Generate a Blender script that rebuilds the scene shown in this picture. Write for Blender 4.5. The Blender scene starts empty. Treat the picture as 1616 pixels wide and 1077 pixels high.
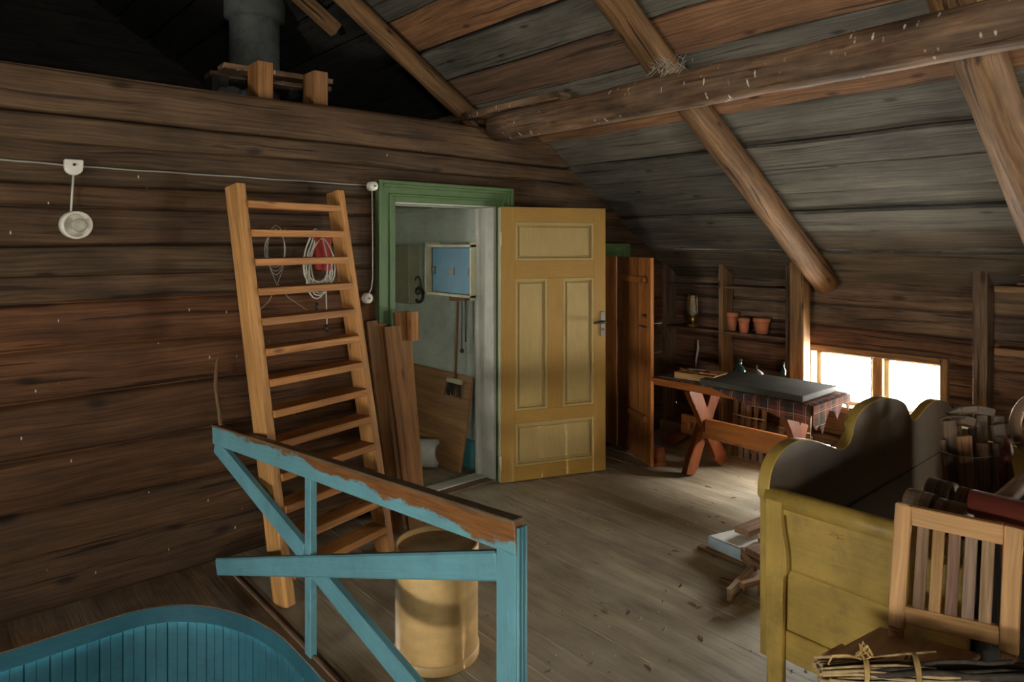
import bpy, bmesh, math, random
from mathutils import Vector, Matrix, noise
random.seed(7)
PI = math.pi
C = bpy.context.scene
COL = C.collection

# ---------------------------------------------------------------- camera, sky, light, exposure
EYE = 1.6
cam = bpy.data.objects.new('camera', bpy.data.cameras.new('camera'))
COL.objects.link(cam)
cam.location = (0, 0, EYE)
cam.rotation_euler = (PI / 2, 0, -math.radians(41.3))
cam.data.lens = 24; cam.data.sensor_width = 36; cam.data.shift_y = -0.095
cam.data.clip_start = 0.05
C.camera = cam

w = bpy.data.worlds.new('overcast_sky'); C.world = w; w.use_nodes = True
bg = w.node_tree.nodes['Background']
bg.inputs['Color'].default_value = (1.0, 0.975, 0.89, 1)
# sky strength shaped brighter to both sides, for more light through the side windows
_nt = w.node_tree
_tc = _nt.nodes.new('ShaderNodeTexCoord'); _sp = _nt.nodes.new('ShaderNodeSeparateXYZ'); _mr = _nt.nodes.new('ShaderNodeMapRange')
_nt.links.new(_tc.outputs['Generated'], _sp.inputs[0]); _ab = _nt.nodes.new('ShaderNodeMath'); _ab.operation = 'ABSOLUTE'; _nt.links.new(_sp.outputs[0], _ab.inputs[0]); _nt.links.new(_ab.outputs[0], _mr.inputs[0]); _nt.links.new(_mr.outputs[0], bg.inputs['Strength'])
_mr.inputs[1].default_value = .15; _mr.inputs[2].default_value = .8; _mr.inputs[3].default_value = 38.0; _mr.inputs[4].default_value = 80.0

C.view_settings.view_transform = 'Standard'; C.view_settings.look = 'None'
C.view_settings.gamma = 1; C.view_settings.exposure = 0.88
C.view_settings.use_curve_mapping = False
C.cycles.max_bounces = 10; C.cycles.diffuse_bounces = 5
C.cycles.sample_clamp_indirect = 6

def portal(name, loc, rot, sx, sy):
    l = bpy.data.lights.new(name, 'AREA'); l.shape = 'RECTANGLE'; l.size = sx; l.size_y = sy
    l.cycles.is_portal = True
    o = bpy.data.objects.new(name, l); COL.objects.link(o); o.location = loc; o.rotation_euler = rot
    return o
# window openings that let the daylight in (portals only steer the sampling of the sky)
W1 = (1.48, 2.32, .44, .82)          # knee wall window: y0, y1, z0, z1
W2 = (-1.75, -.75, .40, .98)
G1 = (-1.3, -.55, 1.19, 1.8)         # gable window behind the camera: x0, x1, z0, z1
W5 = (.1, 1.35, .50, 1.0)           # window in the left knee wall
N1 = (.85, 1.35, 1.05, 1.5)             # window of the small room
portal('daylight_window_1', (5.13, (W1[0]+W1[1])/2, (W1[2]+W1[3])/2), (0, PI/2, 0), W1[3]-W1[2]+.1, W1[1]-W1[0]+.1)
portal('daylight_window_2', (5.13, (W2[0]+W2[1])/2, (W2[2]+W2[3])/2), (0, PI/2, 0), W2[3]-W2[2]+.1, W2[1]-W2[0]+.1)
portal('daylight_window_3', ((G1[0]+G1[1])/2, -3.15, (G1[2]+G1[3])/2), (PI/2, 0, 0), G1[1]-G1[0]+.1, G1[3]-G1[2]+.1)
portal('daylight_window_5', (-4.55, (W5[0]+W5[1])/2, (W5[2]+W5[3])/2), (0, -PI/2, 0), W5[3]-W5[2]+.1, W5[1]-W5[0]+.1)
portal('daylight_window_4', ((N1[0]+N1[1])/2, 6.15, (N1[2]+N1[3])/2), (-PI/2, 0, 0), N1[1]-N1[0]+.1, N1[3]-N1[2]+.1)

# ---------------------------------------------------------------- geometry of the view: a pixel and a plane give a place
A_ = math.radians(41.3)
FW = Vector((math.sin(A_), math.cos(A_), 0)); RT = Vector((math.cos(A_), -math.sin(A_), 0))
def hit(u, v, X=None, Y=None, Z=None, T=None):
    d = FW + RT * ((u - 808) / 1077.3) + Vector((0, 0, (385 - v) / 1077.3))
    if X is not None: t = X / d.x
    elif Y is not None: t = Y / d.y
    elif Z is not None: t = (Z - EYE) / d.z
    else: t = T
    return Vector((0, 0, EYE)) + d * t

# ---------------------------------------------------------------- mesh helper
class MB:
    def __init__(s, M=None):
        s.bm = bmesh.new(); s.uv = s.bm.loops.layers.uv.new('UVMap')
        s.tn = s.bm.loops.layers.float_color.new('tint'); s.M = M or Matrix(); s.tint = (1, 1, 1)
    def face(s, vs, uvs, tint=None, smooth=False):
        try: f = s.bm.faces.new(vs)
        except ValueError: return None
        f.smooth = smooth; t = tint or s.tint
        for l, q in zip(f.loops, uvs):
            l[s.uv].uv = q; l[s.tn] = (t[0], t[1], t[2], 1)
        return f
    def v(s, p): return s.bm.verts.new(s.M @ Vector(p))
    def _box(s, o, e1, e2, e3, L, W, H, off=True, tint=None, taper=1.0):
        ou, ov = (random.uniform(0, 9), random.uniform(0, 9)) if off else (0, 0)
        V = {}
        for i in (-1, 1):
            k = taper if i > 0 else 1
            for j in (-1, 1):
                for m in (-1, 1):
                    V[i, j, m] = s.v(o + e1 * (i * L / 2) + e2 * (j * W / 2 * k) + e3 * (m * H / 2 * k))
        def F(keys, uvf):
            s.face([V[k] for k in keys], [(uvf(k)[0] + ou, uvf(k)[1] + ov) for k in keys], tint)
        l2, w2, h2 = L / 2, W / 2, H / 2
        F([(-1,-1,1),(1,-1,1),(1,1,1),(-1,1,1)], lambda k: (k[0]*l2, k[1]*w2))
        F([(-1,1,-1),(1,1,-1),(1,-1,-1),(-1,-1,-1)], lambda k: (k[0]*l2, k[1]*w2 + .5))
        F([(-1,-1,-1),(1,-1,-1),(1,-1,1),(-1,-1,1)], lambda k: (k[0]*l2, k[2]*h2 if not off else k[2]*h2 + .9))
        F([(1,1,-1),(-1,1,-1),(-1,1,1),(1,1,1)], lambda k: (k[0]*l2, k[2]*h2 if not off else k[2]*h2 + 1.3))
        F([(1,-1,-1),(1,1,-1),(1,1,1),(1,-1,1)], lambda k: (k[1]*w2*.3, k[2]*h2 + 2))
        F([(-1,1,-1),(-1,-1,-1),(-1,-1,1),(-1,1,1)], lambda k: (k[1]*w2*.3, k[2]*h2 + 3))
    def box(s, c, size, axis=None, rz=0, tint=None, off=True):
        # grain runs along the longest side (or axis 0/1/2)
        dims = list(size); ax = axis if axis is not None else max(range(3), key=lambda i: dims[i])
        E = [Vector((1,0,0)), Vector((0,1,0)), Vector((0,0,1))]
        if rz: E = [Matrix.Rotation(rz, 3, 'Z') @ e for e in E]
        o = [ax, (ax+1) % 3, (ax+2) % 3]
        s._box(Vector(c), E[o[0]], E[o[1]], E[o[2]], dims[o[0]], dims[o[1]], dims[o[2]], off, tint)
        return s
    def beam(s, p, q, w, h, up=(0,0,1), off=True, tint=None, taper=1.0):
        p, q = Vector(p), Vector(q); e1 = (q - p).normalized()
        e2 = Vector(up).cross(e1).normalized(); e3 = e1.cross(e2)
        s._box((p + q) / 2, e1, e2, e3, (q - p).length, w, h, off, tint, taper)
        return s
    def tube(s, pts, rad, n=8, bump=0, seed=0, smooth=True, squash=1.0, tint=None, caps=True):
        pts = [Vector(p) for p in pts]
        if not hasattr(rad, '__len__'): rad = [rad] * len(pts)
        rings = []; ou, ov = random.uniform(0, 9), random.uniform(0, 9); L = 0; Ls = []
        ref = None
        for i, p in enumerate(pts):
            a = pts[max(i-1, 0)]; b = pts[min(i+1, len(pts)-1)]; d = (b - a).normalized()
            if ref is None:
                ref = Vector((0,0,1)) if abs(d.z) < .9 else Vector((1,0,0))
            e2 = (ref - d * ref.dot(d)).normalized(); e3 = d.cross(e2); ref = e2
            if i: L += (p - pts[i-1]).length
            Ls.append(L); ring = []
            for k in range(n):
                t = 2 * PI * k / n; r = rad[i]
                if bump: r *= 1 + bump * noise.noise(Vector((math.cos(t)*1.3 + seed, math.sin(t)*1.3, L*3)))
                ring.append(s.v(p + e2 * (math.cos(t) * r * squash) + e3 * (math.sin(t) * r)))
            rings.append(ring)
        for i in range(len(rings)-1):
            for k in range(n):
                k2 = (k+1) % n; c = 2*PI*rad[i]/n
                s.face([rings[i][k], rings[i][k2], rings[i+1][k2], rings[i+1][k]],
                       [(ou+Ls[i], ov+k*c), (ou+Ls[i], ov+(k+1)*c), (ou+Ls[i+1], ov+(k+1)*c), (ou+Ls[i+1], ov+k*c)], tint, smooth)
        if caps:
            for ring, sg in ((rings[0], -1), (rings[-1], 1)):
                vs = ring if sg > 0 else ring[::-1]
                s.face(vs, [(ou+.1*math.cos(2*PI*k/n)*rad[0], ov+math.sin(2*PI*k/n)*rad[0]) for k in range(n)], tint)
        return s
    def lathe(s, prof, o, n=32, axis=(0,0,1), tint=None, smooth=True, ref=(1,0,0)):
        o = Vector(o); a = Vector(axis).normalized(); e2 = Vector(ref); e2 = (e2 - a*e2.dot(a))
        if e2.length < 1e-3: e2 = a.orthogonal()
        e2.normalize(); e3 = a.cross(e2); rings = []; ou = random.uniform(0, 5)
        for r, z in prof:
            rings.append([s.v(o + a*z + e2*(max(r,1e-4)*math.cos(2*PI*k/n)) + e3*(max(r,1e-4)*math.sin(2*PI*k/n))) for k in range(n)])
        for i in range(len(rings)-1):
            R = max(prof[i][0], prof[i+1][0])
            for k in range(n):
                k2 = (k+1) % n; c = 2*PI*R/n
                s.face([rings[i][k], rings[i][k2], rings[i+1][k2], rings[i+1][k]],
                       [(prof[i][1]+ou, k*c), (prof[i][1]+ou, (k+1)*c), (prof[i+1][1]+ou, (k+1)*c), (prof[i+1][1]+ou, k*c)], tint, smooth)
        return s
    def prism(s, poly, o, e1, e2, th, tint=None, vert_grain=False):
        # poly in (e1,e2), thickness th along e1 x e2, centred
        o, e1, e2 = Vector(o), Vector(e1), Vector(e2); e3 = e1.cross(e2).normalized(); ou, ov = random.uniform(0,9), random.uniform(0,9)
        A = [s.v(o + e1*x + e2*y + e3*(th/2)) for x, y in poly]
        B = [s.v(o + e1*x + e2*y - e3*(th/2)) for x, y in poly]
        uv = [((y+ou, x+ov) if vert_grain else (x+ou, y+ov)) for x, y in poly]
        s.face(A, uv, tint); s.face(B[::-1], uv[::-1], tint)
        n = len(poly); L = 0
        for i in range(n):
            j = (i+1) % n; d = (Vector(poly[j]) - Vector(poly[i])).length
            s.face([A[j], A[i], B[i], B[j]], [(L+d+ou, ov), (L+ou, ov), (L+ou, ov+th), (L+d+ou, ov+th)], tint)
            L += d
        return s
    def build(s, name, mat, parent=None, origin=None, bevel=0, kind=None, normals=True, seg=1):
        if normals: bmesh.ops.recalc_face_normals(s.bm, faces=s.bm.faces[:])
        me = bpy.data.meshes.new(name)
        if parent is not None: og = parent.matrix_basis.translation.copy() if not parent.parent else Vector(parent['_w'])
        elif origin is not None: og = Vector(origin)
        else:
            vs = [v.co for v in s.bm.verts]
            og = Vector(((min(v.x for v in vs)+max(v.x for v in vs))/2, (min(v.y for v in vs)+max(v.y for v in vs))/2, min(v.z for v in vs)))
        bmesh.ops.translate(s.bm, verts=s.bm.verts[:], vec=-og)
        s.bm.to_mesh(me); s.bm.free(); me.materials.append(mat)
        o = bpy.data.objects.new(name, me); COL.objects.link(o)
        if parent is not None:
            o.parent = parent; o['_w'] = tuple(og)
        else: o.location = og
        if bevel:
            b = o.modifiers.new('bevel', 'BEVEL'); b.width = bevel; b.segments = seg; b.limit_method = 'ANGLE'; b.angle_limit = .7
        if kind: o['kind'] = kind
        return o

def thing(name, label, cat, loc, group=None):
    o = bpy.data.objects.new(name, None); COL.objects.link(o); o.location = loc; o.empty_display_size = .1
    o['label'] = label; o['category'] = cat
    if group: o['group'] = group
    return o
def tag(o, label, cat, group=None, kind=None):
    o['label'] = label; o['category'] = cat
    if group: o['group'] = group
    if kind: o['kind'] = kind
    return o

# ---------------------------------------------------------------- materials
def nodes(name):
    m = bpy.data.materials.new(name); m.use_nodes = True; nt = m.node_tree
    return m, nt, nt.nodes['Principled BSDF']
def N(nt, typ, **kw):
    n = nt.nodes.new(typ)
    for k, v in kw.items():
        if k in n.inputs: n.inputs[k].default_value = v
        else: setattr(n, k, v)
    return n
def mixc(nt, a, b, fac, mode='MIX'):
    n = nt.nodes.new('ShaderNodeMix'); n.data_type = 'RGBA'; n.blend_type = mode; n.clamp_result = False
    for ix, val in ((0, fac), (6, a), (7, b)):
        sock = n.inputs[ix]
        if hasattr(val, 'links') or hasattr(val, 'node'): nt.links.new(val, sock)
        elif isinstance(val, (int, float)): sock.default_value = val if ix == 0 else (val, val, val, 1)
        else: sock.default_value = (*val[:3], 1)
    return n.outputs[2]
def rng(nt, val, a, b, c=0.0, d=1.0, smooth=False):
    n = nt.nodes.new('ShaderNodeMapRange'); nt.links.new(val, n.inputs[0])
    for i, x in zip((1,2,3,4), (a,b,c,d)): n.inputs[i].default_value = x
    return n.outputs[0]
def mapped(nt, out, sc, loc=(0,0,0)):
    m = N(nt, 'ShaderNodeMapping'); m.inputs['Scale'].default_value = sc; m.inputs['Location'].default_value = loc
    nt.links.new(out, m.inputs['Vector']); return m.outputs[0]
def noi(nt, vec, scale, detail=4, rough=.55, dist=0):
    n = N(nt, 'ShaderNodeTexNoise'); nt.links.new(vec, n.inputs['Vector'])
    n.inputs['Scale'].default_value = scale; n.inputs['Detail'].default_value = detail
    n.inputs['Roughness'].default_value = rough; n.inputs['Distortion'].default_value = dist
    return n.outputs['Fac']
def vor(nt, vec, scale, dim='3D'):
    n = N(nt, 'ShaderNodeTexVoronoi'); n.voronoi_dimensions = dim; nt.links.new(vec, n.inputs['Vector']); n.inputs['Scale'].default_value = scale
    return n
def finish(nt, b, col, rough, h=None, bstr=.3, bdist=.004, spec=.3):
    nt.links.new(col, b.inputs['Base Color']); 
    if hasattr(rough, 'node'): nt.links.new(rough, b.inputs['Roughness'])
    else: b.inputs['Roughness'].default_value = rough
    b.inputs['Specular IOR Level'].default_value = spec
    if h is not None:
        bp = N(nt, 'ShaderNodeBump'); bp.inputs['Strength'].default_value = bstr; bp.inputs['Distance'].default_value = bdist
        nt.links.new(h, bp.inputs['Height']); nt.links.new(bp.outputs[0], b.inputs['Normal'])
def wood(name, dark, light, gs=(1.1, 20), rough=.7, blotch=.45, crack=.5, knot=.6, bump=.4, speck=0.0, dust=0.0, spec=.3, drip=0, kscale=(2.4, 6.5)):
    m, nt, b = nodes(name)
    uv = N(nt, 'ShaderNodeTexCoord').outputs['UV']
    # gentle waviness so that the grain flows
    wv = noi(nt, mapped(nt, uv, (1.5, 4, 1)), 1.0, 2)
    off = nt.nodes.new('ShaderNodeVectorMath'); off.operation = 'MULTIPLY_ADD'
    cmb = N(nt, 'ShaderNodeCombineXYZ'); nt.links.new(wv, cmb.inputs['Y'])
    nt.links.new(cmb.outputs[0], off.inputs[0]); off.inputs[1].default_value = (0, .06, 0); nt.links.new(uv, off.inputs[2])
    vec = off.outputs[0]
    g = noi(nt, mapped(nt, vec, (gs[0], gs[1]*1.8, 1)), 3.0, 7, .62, .25)
    g2 = noi(nt, mapped(nt, vec, (gs[0]*.5, gs[1]*.35, 1), (1,7,0)), 3.0, 4, .55, .2)
    col = mixc(nt, dark, light, rng(nt, g, .27, .73))
    col = mixc(nt, col, rng_rgb(nt, g2, .3, .7, .72, 1.18), 1.0, 'MULTIPLY')
    bl = noi(nt, mapped(nt, uv, (.9, 2.6, 1), (3, 1, 0)), 2.4, 4, .6)
    col = mixc(nt, col, rng_rgb(nt, bl, .3, .7, 1-blotch, 1+blotch*.35), 1.0, 'MULTIPLY')
    h = g
    if knot:
        kv = vor(nt, mapped(nt, vec, (kscale[0], kscale[1], 1)), 1.0, '2D')
        k = rng(nt, kv.outputs['Distance'], .035, .10, knot, 0)
        sel = rng(nt, sepx(nt, kv.outputs['Color']), .52, .56, 0, 1)
        kk = mul(nt, k, sel)
        col = mixc(nt, col, (dark[0]*.35, dark[1]*.3, dark[2]*.3), kk)
    if crack:
        cr = noi(nt, mapped(nt, vec, (.55, 17, 1), (5, 2, 0)), 2.0, 3, .5, .1)
        c = rng(nt, cr, .335, .365, crack, 0)
        col = mixc(nt, col, (dark[0]*.22, dark[1]*.2, dark[2]*.2), c)
        h = sub(nt, h, c)
    at = N(nt, 'ShaderNodeAttribute'); at.attribute_name = 'tint'
    col = mixc(nt, col, at.outputs['Color'], 1.0, 'MULTIPLY')
    ob = N(nt, 'ShaderNodeTexCoord').outputs['Object']
    if dust:
        d = rng(nt, noi(nt, ob, 3.5, 5, .6), .4, .75, 0, dust)
        col = mixc(nt, col, (.42, .38, .30), d)
    if drip:
        dv = vor(nt, mapped(nt, uv, (45, 11, 1)), 1.0, '2D')
        d1 = rng(nt, dv.outputs['Distance'], .16, .24, 1, 0)
        ds = rng(nt, sepx(nt, dv.outputs['Color']), .72, .76, 0, 1)
        dm = rng(nt, noi(nt, mapped(nt, uv, (1.2, 6, 1)), 1.6, 3), .50, .56, 0, drip)
        col = mixc(nt, col, (.66, .63, .54), mul(nt, mul(nt, d1, ds), dm))
    if speck:
        sv = vor(nt, mapped(nt, ob, (1.5, 1.5, .55)), 15.0)
        s1 = rng(nt, sv.outputs['Distance'], .045, .08, 1, 0)
        sel = rng(nt, sepx(nt, sv.outputs['Color']), .76, .8, 0, speck)
        col = mixc(nt, col, (.62, .6, .52), mul(nt, s1, sel))
    finish(nt, b, col, rng(nt, g, .3, .7, rough+.08, rough-.08), h, bump, .006, spec)
    return m
def sepx(nt, c):
    s = N(nt, 'ShaderNodeSeparateColor'); nt.links.new(c, s.inputs[0]); return s.outputs[0]
def mul(nt, a, b):
    n = N(nt, 'ShaderNodeMath', operation='MULTIPLY'); nt.links.new(a, n.inputs[0]); nt.links.new(b, n.inputs[1]); return n.outputs[0]
def sub(nt, a, b):
    n = N(nt, 'ShaderNodeMath', operation='SUBTRACT'); nt.links.new(a, n.inputs[0]); nt.links.new(b, n.inputs[1]); return n.outputs[0]
def rng_rgb(nt, val, a, b, c, d):
    r = rng(nt, val, a, b, c, d); cm = N(nt, 'ShaderNodeCombineColor')
    for i in range(3): nt.links.new(r, cm.inputs[i])
    return cm.outputs[0]
def paint(name, base, under=(.2,.1,.04), wear=.25, rough=.5, grime=.35, var=.2, top=None, bump=.25, scale=6, spec=.4):
    # painted timber: colour, grime, chips to bare wood; top = (v0, v1): bare above this height of the piece's side
    m, nt, b = nodes(name)
    tc = N(nt, 'ShaderNodeTexCoord'); uv = tc.outputs['UV']; ob = tc.outputs['Object']
    g = noi(nt, mapped(nt, uv, (2, 30, 1)), 3.0, 5)
    n1 = noi(nt, ob, 2.5, 5, .65)
    col = mixc(nt, tuple(c*(1-var) for c in base), tuple(c*(1+var*.6) for c in base), rng(nt, n1, .3, .7))
    col = mixc(nt, col, rng_rgb(nt, g, .3, .7, .88, 1.06), 1.0, 'MULTIPLY')
    gr = rng(nt, noi(nt, ob, 9, 6, .7), .52, .72, 0, grime)
    col = mixc(nt, col, tuple(c*.35+.02 for c in base), gr)
    wc = mixc(nt, tuple(c*.55 for c in under), tuple(c*1.35 for c in under), rng(nt, g, .3, .7))
    wr = noi(nt, mapped(nt, uv, (1.2, 5, 1)), scale, 6, .7, .3)
    wmask = rng(nt, wr, .68 - wear*.22, .72 - wear*.22, 0, 1)
    if top:
        sp = N(nt, 'ShaderNodeSeparateXYZ'); nt.links.new(uv, sp.inputs[0])
        e = N(nt, 'ShaderNodeMath', operation='MULTIPLY_ADD'); nt.links.new(noi(nt, mapped(nt, uv, (1, 3, 1)), 5, 6, .7), e.inputs[0]); e.inputs[1].default_value = -.16
        nt.links.new(sp.outputs[1], e.inputs[2])
        # bare wood spreads lower towards the post end of the rail (growing u)
        e2 = N(nt, 'ShaderNodeMath', operation='MULTIPLY_ADD'); nt.links.new(sp.outputs[0], e2.inputs[0]); e2.inputs[1].default_value = top[2]; nt.links.new(e.outputs[0], e2.inputs[2])
        tm = rng(nt, e2.outputs[0], top[0], top[1], 0, 1)
        mx = N(nt, 'ShaderNodeMath', operation='MAXIMUM'); nt.links.new(tm, mx.inputs[0]); nt.links.new(wmask, mx.inputs[1]); wmask = mx.outputs[0]
    col = mixc(nt, col, wc, wmask)
    at = N(nt, 'ShaderNodeAttribute'); at.attribute_name = 'tint'
    col = mixc(nt, col, at.outputs['Color'], 1.0, 'MULTIPLY')
    finish(nt, b, col, rough, sub(nt, g, wmask), bump, .003, spec)
    return m
def plain(name, col, rough=.5, metal=0, var=.15, scale=12, bump=.1, spec=.5):
    m, nt, b = nodes(name)
    ob = N(nt, 'ShaderNodeTexCoord').outputs['Object']; n = noi(nt, ob, scale, 5, .6)
    c = mixc(nt, tuple(x*(1-var) for x in col), tuple(min(1, x*(1+var)) for x in col), rng(nt, n, .3, .7))
    at = N(nt, 'ShaderNodeAttribute'); at.attribute_name = 'tint'
    c = mixc(nt, c, at.outputs['Color'], 1.0, 'MULTIPLY')
    b.inputs['Metallic'].default_value = metal
    finish(nt, b, c, rough, n, bump, .003, spec); return m
def glassy(name, col=(.9,.95,.9), opac=.25, rough=.08):
    m = bpy.data.materials.new(name); m.use_nodes = True; nt = m.node_tree; b = nt.nodes['Principled BSDF']
    b.inputs['Base Color'].default_value = (*col, 1); b.inputs['Roughness'].default_value = rough
    ob = N(nt, 'ShaderNodeTexCoord').outputs['Object']
    f = rng(nt, noi(nt, ob, 14, 4), .3, .7, opac*.7, opac*1.3)
    t = N(nt, 'ShaderNodeBsdfTransparent'); t.inputs[0].default_value = (*[.6+.4*c for c in col], 1)
    mx = N(nt, 'ShaderNodeMixShader'); nt.links.new(f, mx.inputs[0]); nt.links.new(t.outputs[0], mx.inputs[1]); nt.links.new(b.outputs[0], mx.inputs[2])
    nt.links.new(mx.outputs[0], nt.nodes['Material Output'].inputs['Surface'])
    return m
def plaid(name):
    m, nt, b = nodes(name)
    uv = N(nt, 'ShaderNodeTexCoord').outputs['UV']; sp = N(nt, 'ShaderNodeSeparateXYZ'); nt.links.new(uv, sp.inputs[0])
    col = None; base = (.20, .075, .06)
    def stripe(out, per, lo, hi, ph=0):
        a = N(nt, 'ShaderNodeMath', operation='MULTIPLY_ADD'); nt.links.new(out, a.inputs[0]); a.inputs[1].default_value = 1/per; a.inputs[2].default_value = ph
        f = N(nt, 'ShaderNodeMath', operation='FRACT'); nt.links.new(a.outputs[0], f.inputs[0])
        g1 = N(nt, 'ShaderNodeMath', operation='GREATER_THAN'); nt.links.new(f.outputs[0], g1.inputs[0]); g1.inputs[1].default_value = lo
        g2 = N(nt, 'ShaderNodeMath', operation='LESS_THAN'); nt.links.new(f.outputs[0], g2.inputs[0]); g2.inputs[1].default_value = hi
        return mul(nt, g1.outputs[0], g2.outputs[0])
    def half(x, k):
        n = N(nt, 'ShaderNodeMath', operation='MULTIPLY'); nt.links.new(x, n.inputs[0]); n.inputs[1].default_value = k; return n.outputs[0]
    c = mixc(nt, base, (.04, .05, .05), half(stripe(sp.outputs[0], .16, .1, .45), .7))
    c = mixc(nt, c, (.04, .05, .05), half(stripe(sp.outputs[1], .16, .1, .45), .6))
    for o in (sp.outputs[0], sp.outputs[1]):
        c = mixc(nt, c, (.55, .5, .38), half(stripe(o, .08, .25, .30), .75))
        c = mixc(nt, c, (.5, .15, .08), half(stripe(o, .16, .70, .74), .7))
    n = noi(nt, uv, 160, 2)
    c = mixc(nt, c, rng_rgb(nt, n, .3, .7, .7, 1.15), 1.0, 'MULTIPLY')
    finish(nt, b, c, .95, n, .3, .002, .1); return m

M = {}
M['log'] = wood('old_log_timber', (.036,.018,.0085), (.142,.077,.034), gs=(.8, 15), rough=.72, blotch=.5, crack=.75, knot=.85, bump=.6, speck=.85, kscale=(1.7, 4.2))
M['knee'] = wood('weathered_wall_timber', (.05,.031,.02), (.25,.16,.10), gs=(.8, 11), rough=.82, blotch=.6, crack=.8, knot=.7, bump=.8, speck=.2, kscale=(1.7, 4.2))
M['roofboard'] = wood('roof_board', (.36,.34,.32), (1,1,1), gs=(.7, 16), rough=.8, blotch=.45, crack=.7, knot=.85, bump=.6, speck=.25, kscale=(2.2, 5))
M['rafter'] = wood('rafter_pole', (.11,.05,.02), (.38,.215,.095), gs=(.8, 14), blotch=.45, crack=.85, knot=.9, bump=.4)
M['purlin'] = wood('purlin_log', (.105,.048,.024), (.37,.22,.12), gs=(.9, 8), blotch=.85, crack=.7, knot=.6, bump=.8, dust=.12, speck=.6, drip=1.0)
M['floor'] = wood('floorboard', (.29,.235,.16), (.43,.36,.255), gs=(.8, 13), rough=.62, blotch=.45, crack=.2, knot=.35, bump=.25, dust=.55, spec=.35)
M['rim'] = wood('stairwell_rim_board', (.10,.052,.026), (.28,.165,.085), gs=(.9, 14), rough=.6, blotch=.5, crack=.5, knot=.5, bump=.3, dust=.3)
M['ladder'] = wood('ladder_pine', (.36,.155,.042), (.66,.34,.115), gs=(.9, 20), rough=.6, blotch=.3, crack=.25, knot=.8, bump=.25, speck=.6)
M['plank'] = wood('stored_plank', (.15,.066,.018), (.36,.18,.055), gs=(.8, 18), blotch=.35, crack=.4, knot=.7, bump=.3, dust=.08)
M['orange'] = wood('varnished_orange_pine', (.30,.095,.022), (.55,.22,.06), gs=(.9, 18), rough=.27, blotch=.3, crack=.3, knot=.7, bump=.15, spec=.5)
M['tableorange'] = wood('table_pine_stained', (.20,.055,.013), (.40,.13,.034), gs=(.9, 18), rough=.5, blotch=.35, crack=.35, knot=.5, bump=.2, spec=.15)
M['pine'] = wood('pale_pine', (.42,.21,.075), (.66,.38,.16), gs=(.9, 22), rough=.6, blotch=.2, crack=.2, knot=.5, bump=.2)
M['tinted'] = wood('odd_timber', (.42,.4,.38), (1,1,1), gs=(.9, 18), blotch=.35, crack=.4, knot=.5, bump=.3, spec=.15)
M['laminate'] = wood('plywood_sheet', (.25,.115,.04), (.40,.21,.08), gs=(.6, 8), rough=.55, blotch=.2, crack=.5, knot=0, bump=.05)
M['drum'] = wood('drum_veneer', (.62,.39,.15), (.76,.51,.22), gs=(6, 3), rough=.45, blotch=.15, crack=0, knot=0, bump=.05, spec=.45)
M['lid'] = plain('dusty_drum_lid', (.42,.33,.2), .8, var=.2)
M['blue'] = paint('blue_paint', (.14,.345,.40), (.22,.10,.035), wear=.12, grime=.35)
M['bluerail'] = paint('blue_paint_worn_rail', (.15,.36,.41), (.21,.085,.022), wear=.12, grime=.3, top=(-.072, -.060, .030))
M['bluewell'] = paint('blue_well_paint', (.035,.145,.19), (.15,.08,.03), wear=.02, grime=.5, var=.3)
M['green'] = paint('green_casing_paint', (.085,.155,.055), (.2,.1,.04), wear=.05, grime=.35)
M['door'] = paint('mustard_door_paint', (.33,.185,.035), (.25,.12,.05), wear=.0, grime=.2, var=.1)
M['doorpanel'] = paint('ochre_panel_paint', (.38,.27,.10), (.25,.12,.05), wear=.0, grime=.2, var=.08)
M['white'] = paint('white_jamb_paint', (.50,.50,.43), (.3,.25,.18), wear=-.35, grime=.3)
M['cream'] = paint('cream_paint', (.55,.50,.32), (.25,.12,.05), wear=.15, grime=.3)
M['bed'] = paint('yellow_bed_paint', (.41,.27,.055), (.2,.09,.02), wear=.1, grime=.75, var=.38, scale=4)
M['red'] = paint('dark_red_paint', (.17,.035,.022), (.1,.05,.03), wear=.15, grime=.4, var=.3)
M['greywall'] = paint('grey_green_plaster', (.50,.55,.47), (.2,.1,.04), wear=-.4, grime=.3, var=.2, rough=.8)
M['teal'] = paint('teal_skirting', (.09,.30,.30), wear=0)
M['cabblue'] = paint('sky_blue_cabinet_paint', (.08,.30,.46), (.4,.5,.5), wear=.0, grime=.2, var=.25)
M['cabcream'] = plain('cream_cabinet_paint', (.58,.56,.38), .5)
M['beige'] = plain('beige_cabinet', (.25,.24,.15), .6)
M['porcelain'] = plain('porcelain', (.72,.68,.58), .25, var=.1)
M['bulb'] = glassy('bulb_glass', (.75,.72,.6), .45)
M['glass'] = glassy('window_glass', (1,1,1), .06, .05)
M['clear'] = glassy('clear_glass', (.95,.9,.7), .28)
M['greenglass'] = plain('green_bottle_glass', (.012,.035,.025), .12, var=.1, bump=0)
M['black'] = plain('black_iron', (.02,.02,.02), .45)
M['steel'] = plain('aged_steel', (.20,.19,.17), .5, 1)
M['brass'] = plain('brass', (.6,.42,.12), .3, 1)
M['cable'] = plain('grey_cable', (.30,.29,.25), .5)
M['whitecable'] = plain('white_cable', (.62,.6,.5), .5)
M['redplastic'] = plain('red_cloth', (.38,.03,.025), .7)
M['terracotta'] = plain('terracotta', (.50,.17,.08), .85, var=.2)
M['slab'] = plain('dark_slate_board', (.062,.062,.048), .75, var=.35, scale=5, bump=.2)
M['concrete'] = plain('chimney_render', (.085,.09,.085), .9, var=.3, bump=.4)  # colour lowered to carry the darkness of the attic
M['foam'] = plain('grey_blue_box', (.33,.42,.46), .8)
M['paper'] = plain('white_paper', (.74,.76,.74), .8, var=.05)
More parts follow.
